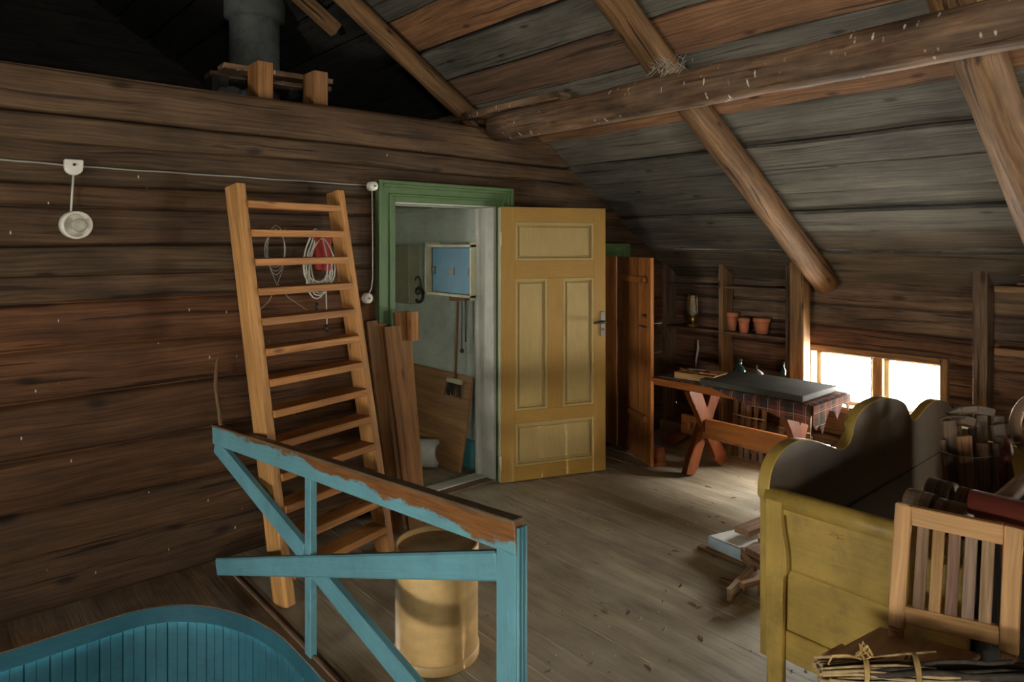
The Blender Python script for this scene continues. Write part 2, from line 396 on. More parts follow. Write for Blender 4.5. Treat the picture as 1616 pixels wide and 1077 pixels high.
M['greypaper'] = plain('grey_paper_roll', (.45,.44,.40), .8, var=.1)
M['bristle'] = plain('dark_bristle', (.03,.028,.022), .9)
M['bark'] = plain('dark_bark', (.045,.034,.024), .9, var=.5, scale=40, bump=.5)
M['twig'] = plain('pale_twig', (.42,.29,.14), .8, var=.3, scale=40, bump=.3)
M['straw'] = plain('straw_binding', (.45,.29,.10), .7, var=.3, scale=30)
M['fluff'] = plain('nest_fluff', (.5,.48,.4), .95)
M['plaid'] = plaid('plaid_cloth')
M['darkwood'] = wood('dark_shaded_board', (.018,.014,.012), (.05,.04,.03), bump=.3)  # attic shade put into the board colour; plain dark wood elsewhere
M['seat'] = wood('plywood_seat', (.44,.27,.16), (.62,.41,.26), gs=(.7, 9), rough=.55, blotch=.2, crack=.2, knot=0, bump=.08, dust=.1)

GREY = (.20,.182,.146); GREY2 = (.15,.14,.115); BRN = (.26,.155,.095); OR = (.40,.20,.095); DK = (.11,.10,.09)

# ---------------------------------------------------------------- log walls
def logwall(name, O, U, Nn, zs, L, holes, mat, thick=.13, xclamp=None, tints=None, dx=.07, groove=.05, seed=0, wob=.02, u0=0, seam=None):
    b = MB(); O, U, Nn = Vector(O), Vector(U), Vector(Nn)
    xs = set(); k = u0
    while k < L: xs.add(round(k, 3)); k += dx
    xs.add(L)
    for h in holes:
        xs = {x for x in xs if abs(x-h[0]) > .03 and abs(x-h[1]) > .03}; xs |= {h[0], h[1]}
    xs = sorted(xs)
    T = [0, .022, .05, .10, .25, .5, .75, .90, .95, .978, 1]; D = [-1, -.75, -.10, .15, .42, .5, .45, .25, -.05, -.75, -1]
    for i in range(len(zs)-1):
        z0, z1 = zs[i], zs[i+1]; hh = z1 - z0; lo = random.uniform(-.011, .009)
        tn = tints[i] if tints else (1,1,1)
        rows = []
        for t, d in zip(T, D):
            row = []
            for x in xs:
                w0 = wob*noise.noise(Vector((x*.8, i*9.1+seed, 0))); w1 = wob*noise.noise(Vector((x*.8, (i+1)*9.1+seed, 0)))
                if i == 0: w0 = 0
                z = (z0+w0)*(1-t) + (z1+w1)*t
                g = groove * (.55 + .9*abs(noise.noise(Vector((x*.5, (i if t < .5 else i+1)*3.3+seed, 4)))))
                if seam: g *= seam[i if t < .5 else i+1]
                n = (g*d if d < 0 else groove*.35*d) + lo*math.sin(PI*t) + .010*noise.noise(Vector((x*.9, z*3, seed))) + .004*noise.noise(Vector((x*4, z*14, seed)))
                xx = min(x, xclamp(z)) if xclamp else x
                row.append((b.bm.verts.new(O + U*xx + Vector((0,0,z)) + Nn*n), (xx + i*3.71, z + i*.37), xx, z))
            rows.append(row)
        for r in range(len(rows)-1):
            for c in range(len(xs)-1):
                q = [rows[r][c], rows[r][c+1], rows[r+1][c+1], rows[r+1][c]]
                cx = (xs[c]+xs[c+1])/2; cz = sum(a[3] for a in q)/4
                if q[1][2]-q[0][2] < 1e-4 and q[2][2]-q[3][2] < 1e-4: continue
                if any(h[0] < cx < h[1] and h[2] < cz < h[3] for h in holes): continue
                vs = []
                for a in q:
                    if a[0] not in vs: vs.append(a[0])
                f = b.face(vs, [a[1] for a in q], tn, True)
    bmesh.ops.remove_doubles(b.bm, verts=b.bm.verts[:], dist=.0004)
    b.bm.normal_update()
    bad = [f for f in b.bm.faces if f.normal.dot(Nn) < 0]
    if bad: bmesh.ops.reverse_faces(b.bm, faces=bad)
    o = b.build(name, mat, origin=(0,0,0), kind='structure', normals=False)
    return o

SL = .636
def roofz(x): return 1.35 + (5.0 - x) * SL
def roofx(z): return 5.0 - (z - 1.35) / SL
WY = 3.55
zsL = [0,.233,.449,.682,.915,1.13,1.33,1.46,1.592,1.767,1.87,2.058,2.163,2.372]
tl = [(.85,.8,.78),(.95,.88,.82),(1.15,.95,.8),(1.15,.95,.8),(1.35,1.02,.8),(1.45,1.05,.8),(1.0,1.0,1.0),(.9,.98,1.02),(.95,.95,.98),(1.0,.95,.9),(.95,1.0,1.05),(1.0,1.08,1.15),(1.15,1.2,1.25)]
D1 = (2.163, 2.93, -.1, 1.872)      # door opening x0 x1 z0 z1
D2 = (3.62, 4.20, -.1, 1.50)
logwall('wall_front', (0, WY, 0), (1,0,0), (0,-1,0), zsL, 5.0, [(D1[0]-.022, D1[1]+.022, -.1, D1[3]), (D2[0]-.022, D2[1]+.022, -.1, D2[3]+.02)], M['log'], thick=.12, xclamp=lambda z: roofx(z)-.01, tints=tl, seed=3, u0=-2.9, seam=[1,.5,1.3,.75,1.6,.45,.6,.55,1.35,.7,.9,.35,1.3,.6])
zsK = [0,.21,.43,.62,.83,1.0,1.16,1.345]
tk = [(.8,.75,.7),(.9,.8,.75),(1.05,.85,.78),(1.05,.85,.78),(1.1,.85,.75),(1,1,1),(1.0,1.0,.95)]
logwall('wall_right', (5.0, 3.55, 0), (0,-1,0), (-1,0,0), zsK, 6.55, [(3.55-W1[1], 3.55-W1[0], W1[2]-.03, W1[3]+.03), (3.55-W2[1], 3.55-W2[0], W2[2]-.02, .99)], M['knee'], thick=.13, tints=tk, seed=21, wob=.012)

_b = MB(); _b.box((.24, 3.625, 2.352), (6.28, .13, .03), axis=0); _b.build('trim_wall_top', M['log'], kind='structure')
def struct(name, b, mat, **k): return b.build(name, mat, kind='structure', **k)
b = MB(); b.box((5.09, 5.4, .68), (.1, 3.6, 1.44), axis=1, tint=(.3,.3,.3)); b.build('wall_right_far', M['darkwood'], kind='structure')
# gable behind the camera with its window, left knee wall, far gable
b = MB()
X0, X1 = -4.4, 5.1
def boardrow(x0, x1, z0, z1, y, th=.08):
    b.box(((x0+x1)/2, y, (z0+z1)/2), (x1-x0, th, z1-z0), axis=0, tint=(.8,.75,.7))
z = 0
while z < 4.3:
    z1 = z + .2375; zm = z1 - .02
    xl = max(X0, .3 - (4.34 - z) / SL); xr = min(X1, roofx(z))
    if z < G1[2]-.01 or z >= G1[3]-.01: boardrow(xl-.05, xr+.05, z, z1, -3.04)
    else: boardrow(xl-.05, G1[0], z, z1, -3.04); boardrow(G1[1], xr+.05, z, z1, -3.04)
    z = z1
struct('wall_back', b, M['log'])
b = MB()
for k in range(6):
    if .46 <= .115+.23*k <= 1.0:
        b.box((-4.44, (-3.1+W5[0])/2, .115+.23*k), (.08, W5[0]+3.1, .23), axis=1); b.box((-4.44, (7.1+W5[1])/2, .115+.23*k), (.08, 7.1-W5[1], .23), axis=1)
    else: b.box((-4.44, 2, .115+.23*k), (.08, 10.2, .23), axis=1)
struct('wall_left', b, M['log'])
b = MB()
z = 0
while z < 4.3:
    wd = 2*(4.34-z)/SL+.3 if z > 1.35 else 9.6
    if N1[2]-.25 < z < N1[3]+.05:
        xa, xb_ = .3-wd/2, .3+wd/2
        b.box(((xa+.3)/2, 7.04, z+.12), (.3-xa, .08, .243), axis=0); b.box(((2.8+xb_)/2, 7.04, z+.12), (xb_-2.8, .08, .243), axis=0)
    else: b.box((.3, 7.04, z+.12), (wd, .08, .243), axis=0)
    z += .24
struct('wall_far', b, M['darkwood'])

# ---------------------------------------------------------------- roof
xb = [5.16,4.675,4.458,4.27,4.11,3.89,3.70,3.445,3.24,3.035,2.806,2.58,2.332,2.10,1.87,1.64,1.4,1.17,.93,.7,.5,.3]
#            below..                                          strip
seg = [-3.1, .86, 2.18, 3.89, 7.1]
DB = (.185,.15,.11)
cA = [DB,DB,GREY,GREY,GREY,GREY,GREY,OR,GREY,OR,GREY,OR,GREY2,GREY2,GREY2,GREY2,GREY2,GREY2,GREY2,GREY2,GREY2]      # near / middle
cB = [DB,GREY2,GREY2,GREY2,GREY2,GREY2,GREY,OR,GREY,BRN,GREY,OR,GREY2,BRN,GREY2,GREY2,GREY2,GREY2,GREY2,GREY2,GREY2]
ceil = MB(); nrm = Vector((-SL, 0, -1)).normalized()   # into the room
def roofpt(x, y, d=0): return Vector((x, y, roofz(x))) + nrm * d
for i in range(len(xb)-1):
    a, c = xb[i], xb[i+1]; lift = (.018, .002, .022, -.001, .014)[i % 5]
    for s in range(4):
        col = (cA if s < 2 else cB)[i]
        if s == 3: col = (.04,.038,.033)  # attic darkness painted into the boards beyond the log wall
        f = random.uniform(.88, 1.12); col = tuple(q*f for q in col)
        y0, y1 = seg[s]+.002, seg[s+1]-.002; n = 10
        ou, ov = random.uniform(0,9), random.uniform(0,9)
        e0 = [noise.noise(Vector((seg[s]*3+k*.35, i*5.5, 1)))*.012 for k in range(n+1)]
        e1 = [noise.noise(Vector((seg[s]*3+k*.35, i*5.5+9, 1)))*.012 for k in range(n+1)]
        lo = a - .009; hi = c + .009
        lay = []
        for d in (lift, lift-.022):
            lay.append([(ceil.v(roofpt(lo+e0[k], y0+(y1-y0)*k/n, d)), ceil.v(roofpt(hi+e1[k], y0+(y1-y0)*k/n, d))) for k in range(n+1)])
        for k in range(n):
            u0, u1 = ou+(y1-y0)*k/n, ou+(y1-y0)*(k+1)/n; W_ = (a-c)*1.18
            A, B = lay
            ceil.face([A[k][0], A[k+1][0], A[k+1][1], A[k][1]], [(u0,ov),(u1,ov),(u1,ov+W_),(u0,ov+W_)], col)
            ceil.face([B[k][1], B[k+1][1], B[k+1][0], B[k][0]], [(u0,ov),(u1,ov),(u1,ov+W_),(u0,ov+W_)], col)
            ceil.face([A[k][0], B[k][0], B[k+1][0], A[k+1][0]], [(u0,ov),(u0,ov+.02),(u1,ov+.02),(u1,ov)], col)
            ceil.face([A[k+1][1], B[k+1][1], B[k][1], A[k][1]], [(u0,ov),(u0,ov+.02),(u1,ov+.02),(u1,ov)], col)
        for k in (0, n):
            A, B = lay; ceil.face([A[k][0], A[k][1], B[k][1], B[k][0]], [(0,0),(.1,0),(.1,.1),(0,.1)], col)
Pb = [ceil.v(roofpt(x, y, -.030)) for x, y in ((5.2,-3.1),(5.2,7.1),(.28,7.1),(.28,-3.1))]
ceil.face(Pb, [(0,0),(10,0),(10,6),(0,6)], (.05,.045,.04))
# left slope, the attic's shade put into its near-black tint
n2 = Vector((SL, 0, -1)).normalized()
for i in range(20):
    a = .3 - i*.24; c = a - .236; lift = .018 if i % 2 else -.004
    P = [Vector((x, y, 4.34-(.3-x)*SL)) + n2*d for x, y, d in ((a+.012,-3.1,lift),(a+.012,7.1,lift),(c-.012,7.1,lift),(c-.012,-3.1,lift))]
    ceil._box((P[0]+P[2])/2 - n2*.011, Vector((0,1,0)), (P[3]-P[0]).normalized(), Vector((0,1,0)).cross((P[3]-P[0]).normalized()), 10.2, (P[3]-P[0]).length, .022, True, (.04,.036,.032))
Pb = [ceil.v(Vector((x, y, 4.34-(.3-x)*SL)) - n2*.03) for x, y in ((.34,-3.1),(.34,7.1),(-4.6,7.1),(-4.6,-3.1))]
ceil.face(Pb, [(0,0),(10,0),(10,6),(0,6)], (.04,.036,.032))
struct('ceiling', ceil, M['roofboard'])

def rafter(y, x0, x1, r, label, seed, yt=None, d=.085):
    pts = []; n = 16
    for k in range(n+1):
        x = x0 + (x1-x0)*k/n; yy = y + ((yt-y)*k/n if yt else 0) + .012*noise.noise(Vector((seed, k*.4, 0)))
        pts.append(roofpt(x, yy, d))
    o = MB().tube(pts, [r*(1.08-.2*k/n) for k in range(n+1)], 14, .12, seed).build('rafter', M['rafter'])
    return tag(o, label, 'rafter')
rafter(3.89, 4.95, .45, .070, 'round orange-brown rafter rising behind the chimney-side end of the log wall, farthest one', 1)
rafter(2.18, 4.93, .45, .082, 'round rafter pole crossing above the ceiling beam near the middle, ending over the shelf posts', 2)
rafter(.83, 4.93, .45, .095, 'pale round rafter pole nearest the camera at the right edge', 3)
rafter(-.8, 4.93, .45, .06, 'round rafter pole behind the camera', 4)
rafter(3.90, .15, -4.2, .055, 'round rafter on the dark left roof slope', 5) if False else None
b = MB().beam(roofpt(2.22, 4.3, .07), roofpt(1.2, 4.3, .07), .07, .09)
tag(b.build('collar_timber', M['rafter'], bevel=.004), 'short squared timber end high up beside the farthest rafter', 'timber')
# purlin
pts = []; rr = []
n = 30
for k in range(n+1):
    y = 3.50 - 6.4*k/n
    pts.append((2.925+.01*math.sin(k*.5), y, 2.375 + .022*k/n - .008*math.sin(k*.23))); rr.append(.094 if k else .086)
b = MB().tube(pts, rr, 18, .13, 11)
pu = tag(b.build('roof_beam', M['purlin']), 'long rough hewn log beam running across under the rafters', 'beam')
b = MB().beam((2.97, 5.4, 2.50), (2.97, 2.9, 2.50), .12, .05)
tag(b.build('beam_plank', M['purlin'], bevel=.006), 'grey plank lying on the log beam where it reaches the wall', 'plank')
# tuft of nest material in the crook of beam and rafter
b = MB(); c0 = Vector((2.85, 2.06, 2.49)); random.seed(3)
for k in range(70):
    a = random.uniform(0, 2*PI); e = random.uniform(-.3, 1); L = random.uniform(.03, .09)
    p = c0 + Vector((random.gauss(0,.02), random.gauss(0,.05), random.gauss(0,.015)))
    q = p + Vector((-abs(math.cos(a))*.5*L, math.sin(a)*L*.8, -L*.6 if k % 2 else L*.5))
    b.tube([p, (p+q)/2 + Vector((random.gauss(0,.006),)*3), q], [.0015,.0012,.0008], 4)
tag(b.build('nest_tuft', M['fluff']), 'pale tuft of straw and fluff where rafter meets the log beam', 'nest', kind='stuff')

# ---------------------------------------------------------------- floor and stairwell
FX = 1.2
b = MB(); x = FX; i = 0; random.seed(12)
ws = [.19,.165,.20,.175,.185,.16,.195,.18]
while x < 5.15:
    wd = ws[i % 8]; f = random.uniform(.93,1.07)
    b.box((x+wd/2, .3, -.02), (wd-.003, 6.62, .04), axis=1, tint=(f,f*.99,f*.97)); x += wd; i += 1
x = -4.4
while x < FX-.01:
    wd = min(.19, FX-x)
    b.box((x+wd/2, -1.12, -.02), (wd-.003, 3.9, .04), axis=1)
    if x + wd < -2.0: b.box((x+wd/2, 2.2, -.02), (wd-.003, 2.7, .04), axis=1)
    x += wd
fl = struct('floor', b, M['floor'])
# rounded opening
def loop(off=0.0, n=14):
    x0, x1, y0, y1, rx, ry = -1.3, 1.135, 1.42, 3.325, .45, .72
    P = []
    corners = [(x1-rx, y0+ry, -PI/2), (x1-rx, y1-ry, 0), (x0+rx, y1-ry, PI/2), (x0+rx, y0+ry, PI)]
    for cx, cy, a0 in corners:
        for k in range(n+1):
            a = a0 + PI/2*k/n; P.append(Vector((cx+(rx+off)*math.cos(a), cy+(ry+off)*math.sin(a), 0)))
    # resample evenly
    Q = []; step = .035
    for i in range(len(P)):
        a, c = P[i], P[(i+1) % len(P)]; m = max(1, round((c-a).length/step))
        for k in range(m): Q.append(a.lerp(c, k/m))
    return Q
Lp = loop()
b = MB(); cx, cy = 0, 2.4
def outer(p):
    dx, dy = p.x-cx, p.y-cy; X_0, X_1, Y_0, Y_1 = -2.05, FX, .83, 3.64
    t = min([( (X_1-cx)/dx if dx > 0 else (X_0-cx)/dx) if abs(dx) > 1e-6 else 1e9, ((Y_1-cy)/dy if dy > 0 else (Y_0-cy)/dy) if abs(dy) > 1e-6 else 1e9])
    return Vector((cx+dx*t, cy+dy*t, 0))
top_i = [b.v(p) for p in Lp]; top_o = [b.v(outer(p)) for p in Lp]; bot_i = [b.v(p+Vector((0,0,-.03))) for p in Lp]; bot_o = [b.v(outer(p)+Vector((0,0,-.03))) for p in Lp]
def uvp(v): return (v.co.y, v.co.x)
for i in range(len(Lp)):
    j = (i+1) % len(Lp)
    b.face([top_i[i], top_i[j], top_o[j], top_o[i]], [uvp(q) for q in (top_i[i], top_i[j], top_o[j], top_o[i])])
    b.face([bot_i[i], bot_i[j], top_i[j], top_i[i]], [(i*.035,0),(i*.035+.035,0),(i*.035+.035,.03),(i*.035,.03)])
    b.face([bot_o[i], bot_o[j], bot_i[j], bot_i[i]], [uvp(q) for q in (bot_o[i], bot_o[j], bot_i[j], bot_i[i])])
# corner triangles of the outer rectangle
cor = [(-2.05,.83),(FX,.83),(FX,3.64),(-2.05,3.64)]
for c in cor:
    best = min(range(len(Lp)), key=lambda i: (Vector((top_o[i].co.x+top_o[(i+1)%len(Lp)].co.x, top_o[i].co.y+top_o[(i+1)%len(Lp)].co.y))/2-Vector(c)).length)
    cv = b.v((c[0], c[1], 0)); j = (best+1) % len(Lp)
    b.face([top_o[best], top_o[j], cv], [uvp(q) for q in (top_o[best], top_o[j], cv)])
struct('floor_stairwell_rim', b, M['rim'])
# blue band
b = MB(); La, Lb = loop(-.004), loop(-.004)
def ribbon(b, pts, z0, z1, us=None):
    T = [b.v(p+Vector((0,0,z1))) for p in pts]; B = [b.v(p+Vector((0,0,z0))) for p in pts]; L = 0
    for i in range(len(pts)):
        j = (i+1) % len(pts); d = (pts[j]-pts[i]).length
        b.face([B[i], B[j], T[j], T[i]], [(L,z0),(L+d,z0),(L+d,z1),(L,z1)], None, True); L += d
    return T, B
T1, B1 = ribbon(b, La, -.075, -.004)
Lc = loop(.012)
m_ = min(len(La), len(Lc))
B2 = [b.v(p+Vector((0,0,-.075))) for p in Lc]; T2 = [b.v(p+Vector((0,0,-.004))) for p in Lc]
if len(Lc) == len(La):
    for i in range(len(La)):
        j = (i+1) % len(La); b.face([B2[i], B2[j], B1[j], B1[i]], [(0,0),(.03,0),(.03,.02),(0,.02)]); b.face([T1[i], T1[j], T2[j], T2[i]], [(0,0),(.03,0),(.03,.02),(0,.02)])
struct('trim_1', b, M['bluewell'], normals=False)
# tongue and groove boards below
b = MB(); pts = []
Lg = loop(.014); acc = 0; cum = [0]
for i in range(len(Lg)): cum.append(cum[-1] + (Lg[(i+1) % len(Lg)]-Lg[i]).length)
tot = cum[-1]; nb = round(tot/.088); wdt = tot/nb
def at(sd):
    sd %= tot
    for i in range(len(Lg)):
        if cum[i+1] >= sd: return Lg[i].lerp(Lg[(i+1) % len(Lg)], (sd-cum[i])/max(1e-6, cum[i+1]-cum[i]))
cen = Vector((-.08, 2.38, 0))
for k in range(nb):
    for q, g in ((0, .010), (.035, .001), (.3, 0), (.5, 0), (.52, .003), (.54, 0), (.75, 0), (.965, .001)):
        p = at((k+q)*wdt); o_ = (p-cen).normalized(); pts.append(p + o_*g)
ribbon(b, pts, -2.4, -.07)
for f in b.bm.faces: f.smooth = False
struct('wall_stairwell', b, M['bluewell'], normals=False)
b = MB().box((-.1, 2.4, -2.42), (2.8, 2.3, .04)); struct('floor_lower', b, M['floor'])
# thin moulding along the floor edge
b = MB(); b.beam((1.165, 3.50, .006), (1.165, .85, .006), .016, .012); b.beam((1.195, 3.50, .005), (1.195, .85, .005), .014, .010); 
struct('trim_2', b, M['rim'], bevel=.003)
# debris on the floor
b = MB(); random.seed(5)
for k in range(300):
    X = random.uniform(1.4, 4.6); Y = random.uniform(.9, 3.2)
    if (X-1.54)**2 + (Y-2.2)**2 < .05: continue
    a = random.uniform(0, PI); L = random.choice((.004,.006,.008,.02)); d = Vector((math.cos(a), math.sin(a), 0))*L
    p = Vector((X, Y, .0025)); b.tube([p-d, p+Vector((d.y*.4, -d.x*.4, .001)), p+d], [.0015, .0022, .0012], 4, tint=random.choice(((.3,.2,.12),(.15,.1,.08),(.8,.7,.5))))
tag(b.build('floor_debris', M['tinted']), 'small bits of straw and crumbs scattered over the floorboards', 'debris', kind='stuff')

# ---------------------------------------------------------------- windows
def window_frame(name, label, b0, frame_mat, glass):
    f = b0.build(name, frame_mat, kind='structure', bevel=.003); return f
y0, y1, z0, z1 = W1; ym = 1.883
b = MB()
for yy in (y0-.02, y1+.02): b.box((4.99+.05, yy, (z0+z1)/2), (.16, .045, z1-z0+.09), axis=2)
for zz in (z0-.02, z1+.02): b.box((5.04, (y0+y1)/2, zz), (.16, y1-y0+.02, .045), axis=1)
b.box((5.06, ym, (z0+z1)/2), (.07, .065, z1-z0), axis=2)
wf = struct('window_1', b, M['rafter'], bevel=.003)
b = MB()
for a, c in ((y0, ym-.032), (ym+.032, y1)):
    for yy in (a+.014, c-.014): b.box((5.085, yy, (z0+z1)/2), (.03, .028, z1-z0), axis=2)
    for zz in (z0+.014, z1-.014): b.box((5.085, (a+c)/2, zz), (.03, c-a, .028), axis=1)
b.build('window_sash', M['cream'], wf)
b = MB(); b.box((5.09, (y0+y1)/2, (z0+z1)/2), (.003, y1-y0, z1-z0)); b.build('window_pane', M['glass'], wf)
def simple_window(name, c, along, w_, h_, mat):
    b = MB(); ax = Vector((1,0,0)) if along == 'x' else Vector((0,1,0)); dp = Vector((0,1,0)) if along == 'x' else Vector((1,0,0)); c = Vector(c)
    def bx(o, l, h, t=.05): 
        s_ = [0,0,0]; i = 0 if along == 'x' else 1; s_[i] = l; s_[1-i] = t; s_[2] = h; b.box(o, s_)
    for s in (-1, 1): bx(c+ax*(s*w_/2), .07, h_+.07, .12); bx(c+Vector((0,0,s*h_/2)), w_, .07, .12)
    bx(c, .05, h_)
    o = struct(name, b, mat, bevel=.004)
    b = MB(); s_ = [0,0,h_]; s_[0 if along=='x' else 1] = w_; s_[1 if along=='x' else 0] = .003; b.box(c, s_); b.build('window_pane', M['glass'], o)
simple_window('window_2', (5.06, (W2[0]+W2[1])/2, (W2[2]+W2[3])/2), 'y', W2[1]-W2[0], W2[3]-W2[2], M['rafter'])
simple_window('window_3', ((G1[0]+G1[1])/2, -3.05, (G1[2]+G1[3])/2), 'x', G1[1]-G1[0], G1[3]-G1[2], M['white'])
simple_window('window_5', (-4.44, (W5[0]+W5[1])/2, (W5[2]+W5[3])/2), 'y', W5[1]-W5[0], W5[3]-W5[2], M['rafter'])
simple_window('window_4', ((N1[0]+N1[1])/2, 6.05, (N1[2]+N1[3])/2), 'x', N1[1]-N1[0], N1[3]-N1[2], M['white'])

# ---------------------------------------------------------------- small room beyond the door
XI = 3.0
b = MB(); b.box((XI+.04, 4.87, .93), (.08, 2.4, 1.98), axis=1); struct('wall_inner_right', b, M['greywall'])
b = MB(); b.box((.2, 4.87, .93), (.08, 2.4, 1.98), axis=1); struct('wall_inner_left', b, M['greywall'])
b = MB()
b.box(((.2+N1[0])/2, 6.08, .93), (N1[0]-.2, .08, 1.98)); b.box(((N1[1]+3)/2, 6.08, .93), (3-N1[1], .08, 1.98)); b.box(((N1[0]+N1[1])/2, 6.08, (N1[2]-.04)/2), (N1[1]-N1[0], .08, N1[2]+.04)); b.box(((N1[0]+N1[1])/2, 6.08, (N1[3]+1.95)/2), (N1[1]-N1[0], .08, 1.95-N1[3]))
struct('wall_inner_back', b, M['greywall'])
b = MB(); b.box((1.6, 4.9, 1.93), (2.9, 2.5, .08), axis=1); struct('ceiling_inner', b, M['white'])
b = MB(); b.box((1.6, 4.9, -.02), (2.9, 2.5, .04), axis=1, tint=(.8,.72,.62)); b.box((2.55, 3.61, -.018), (.8, .14, .036), tint=(.6,.5,.4)); struct('floor_inner', b, M['floor'])
b = MB(); b.box((XI-.008, 4.85, .10), (.016, 2.3, .2), axis=1); struct('baseboard_inner', b, M['teal'])
# inner lining of the room's back of the log wall + attic floor above it
b = MB(); b.box((1.18, 3.69, .95), (1.9, .03, 1.9), axis=2); b.box((3.3, 3.69, .95), (.62, .03, 1.9), axis=2); b.box((2.55, 3.69, 1.87), (.8, .03, .06))
struct('wall_inner_front', b, M['greywall'])
b = MB()
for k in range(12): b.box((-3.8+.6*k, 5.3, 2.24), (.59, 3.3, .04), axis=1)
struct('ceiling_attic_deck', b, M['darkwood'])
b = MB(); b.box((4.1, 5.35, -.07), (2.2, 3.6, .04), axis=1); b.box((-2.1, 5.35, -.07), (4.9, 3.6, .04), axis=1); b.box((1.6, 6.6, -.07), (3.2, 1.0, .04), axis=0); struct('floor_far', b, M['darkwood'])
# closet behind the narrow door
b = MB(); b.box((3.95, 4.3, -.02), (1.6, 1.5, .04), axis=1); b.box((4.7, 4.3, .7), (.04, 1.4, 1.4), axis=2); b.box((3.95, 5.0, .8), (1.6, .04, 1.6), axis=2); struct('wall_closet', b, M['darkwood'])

# door linings and casings
b = MB()
b.box((D1[1]+.012, 3.625, .93), (.025, .20, 1.86), axis=2); b.box((D1[0]-.012, 3.625, .93), (.025, .20, 1.86), axis=2); b.box((2.546, 3.625, 1.855), (.80, .20, .025)); 
b.box((D1[1]-.012, 3.67, .93), (.024, .03, 1.84), axis=2)
struct('trim_3', b, M['white'], bevel=.002)
b = MB(); b.box((2.546, 3.645, .012), (.77, .10, .024)); struct('trim_4', b, M['white'], bevel=.003)
b = MB(); b.box((2.546, 3.56, .008), (.80, .08, .016)); struct('trim_5', b, M['rim'], bevel=.003)
def casing(name, x0, x1, zt, w_, mat, right=True):
    # stepped moulded casing: outer thick bead, middle, inner bead
    b = MB(); yf = WY - .012
    prof = [(0, .16, .048), (.16, .30, .036), (.30, .62, .030), (.62, .72, .038), (.72, 1.0, .024)]
    for a, c, t in prof:
        xl0, xl1 = x0 - w_*(1-a), x0 - w_*(1-c); xr0, xr1 = x1 + w_*(1-c), x1 + w_*(1-a)
        zt1 = zt + w_*(1-a); zt0 = zt + w_*(1-c)
        b.box(((xl0+xl1)/2, yf-t/2, zt1/2), (xl1-xl0, t, zt1), axis=2)
        if right: b.box(((xr0+xr1)/2, yf-t/2, zt1/2), (xr1-xr0, t, zt1), axis=2)
        b.box(((xl1+xr0)/2, yf-t/2, (zt0+zt1)/2), (xr0-xl1, t, zt1-zt0), axis=0)
    return struct(name, b, mat, bevel=.002)
casing('trim_6', D1[0], D1[1]+.03, 1.85, .125, M['green'])
casing('trim_7', D2[0], D2[1]+.03, 1.50, .10, M['green'])
b = MB(); b.box((D2[1]+.012, 3.625, .76), (.025, .20, 1.52), axis=2); b.box((D2[0]-.012, 3.625, .76), (.025, .20, 1.52), axis=2); b.box((3.91, 3.625, 1.51), (.6, .2, .02))
struct('trim_8', b, M['orange'], bevel=.002)

# ---------------------------------------------------------------- yellow panelled door
def frameM(p, q):
    p, q = Vector(p), Vector(q); e1 = (q-p).normalized(); e3 = Vector((0,0,1)); e2 = e3.cross(e1)
    m = Matrix((e1, e2, e3)).transposed().to_4x4(); m.translation = p; return m
p0, p1 = Vector((2.93, 3.445, .012)), Vector((3.655, 3.165, .012))
Wd = (p1-p0).length; DM = frameM(p0, p1)     # local y points away from the camera
def panels(xs, z0, z1): return xs, z0, z1
PX = [(.10, .685, 1.475, 1.735), (.10, .335, .47, 1.355), (.45, .685, .47, 1.355), (.10, .685, .095, .385)]
b = MB(DM); T = .04; Hd = 1.835
for x0_, x1_, zz0, zz1 in ((0,.10,0,Hd),(.685,Wd,0,Hd)): b.box(((x0_+x1_)/2, T/2, (zz0+zz1)/2), (x1_-x0_, T, zz1-zz0), axis=2)
for zz0, zz1 in ((0,.095),(.385,.47),(1.355,1.475),(1.735,Hd)): b.box(((.10+.685)/2, T/2, (zz0+zz1)/2), (.585, T, zz1-zz0), axis=0)
b.box(((.335+.45)/2, T/2, (.47+1.355)/2), (.115, T, .885), axis=2)
dr = struct('door_1', b, M['door'], origin=p0, bevel=.002)
dr['label'] = 'open mustard yellow panelled door with paler ochre panels'
for x0_, x1_, zz0, zz1 in PX:
    b = MB(DM); b.box(((x0_+x1_)/2, T/2+.004, (zz0+zz1)/2), (x1_-x0_, .012, zz1-zz0), axis=2)
    i = .028
    b.box(((x0_+x1_)/2, T/2, (zz0+zz1)/2), (x1_-x0_-2*i-.01, .024, zz1-zz0-2*i-.01), axis=2)
    for xx in (x0_+.009, x1_-.009): b.box((xx, .008, (zz0+zz1)/2), (.018, .018, zz1-zz0), axis=2)
    for zz in (zz0+.009, zz1-.009): b.box(((x0_+x1_)/2, .008, zz), (x1_-x0_-.03, .018, .018), axis=0)
    b.build('door_panel', M['doorpanel'], dr, bevel=.003)
b = MB(DM); b.box((.752, -.004, 1.03), (.036, .008, .17), axis=2); h_ = b.build('handle_plate', M['steel'], dr, bevel=.002)
b = MB(DM); b.tube([(.752,-.008,1.045),(.752,-.045,1.045),(.74,-.052,1.045),(.66,-.05,1.042)], [.008,.008,.009,.008], 8); b.build('door_handle', M['black'], dr)
b = MB(DM); b.tube([(.752,-.008,.99),(.752,-.016,.99)], .006, 8); b.build('keyhole', M['black'], h_)
for zz in (.13, 1.62):
    b = MB(DM); b.tube([(-.008,.0,zz-.05),(-.008,.0,zz+.05)], .009, 8); b.box((.0, .012, zz), (.004,.03,.09)); b.build('hinge', M['cream'], dr)
b = MB(DM); b.box((-.004, T/2, Hd/2), (.006, T*.9, Hd-.01), axis=2); b.build('door_edge', M['cream'], dr)

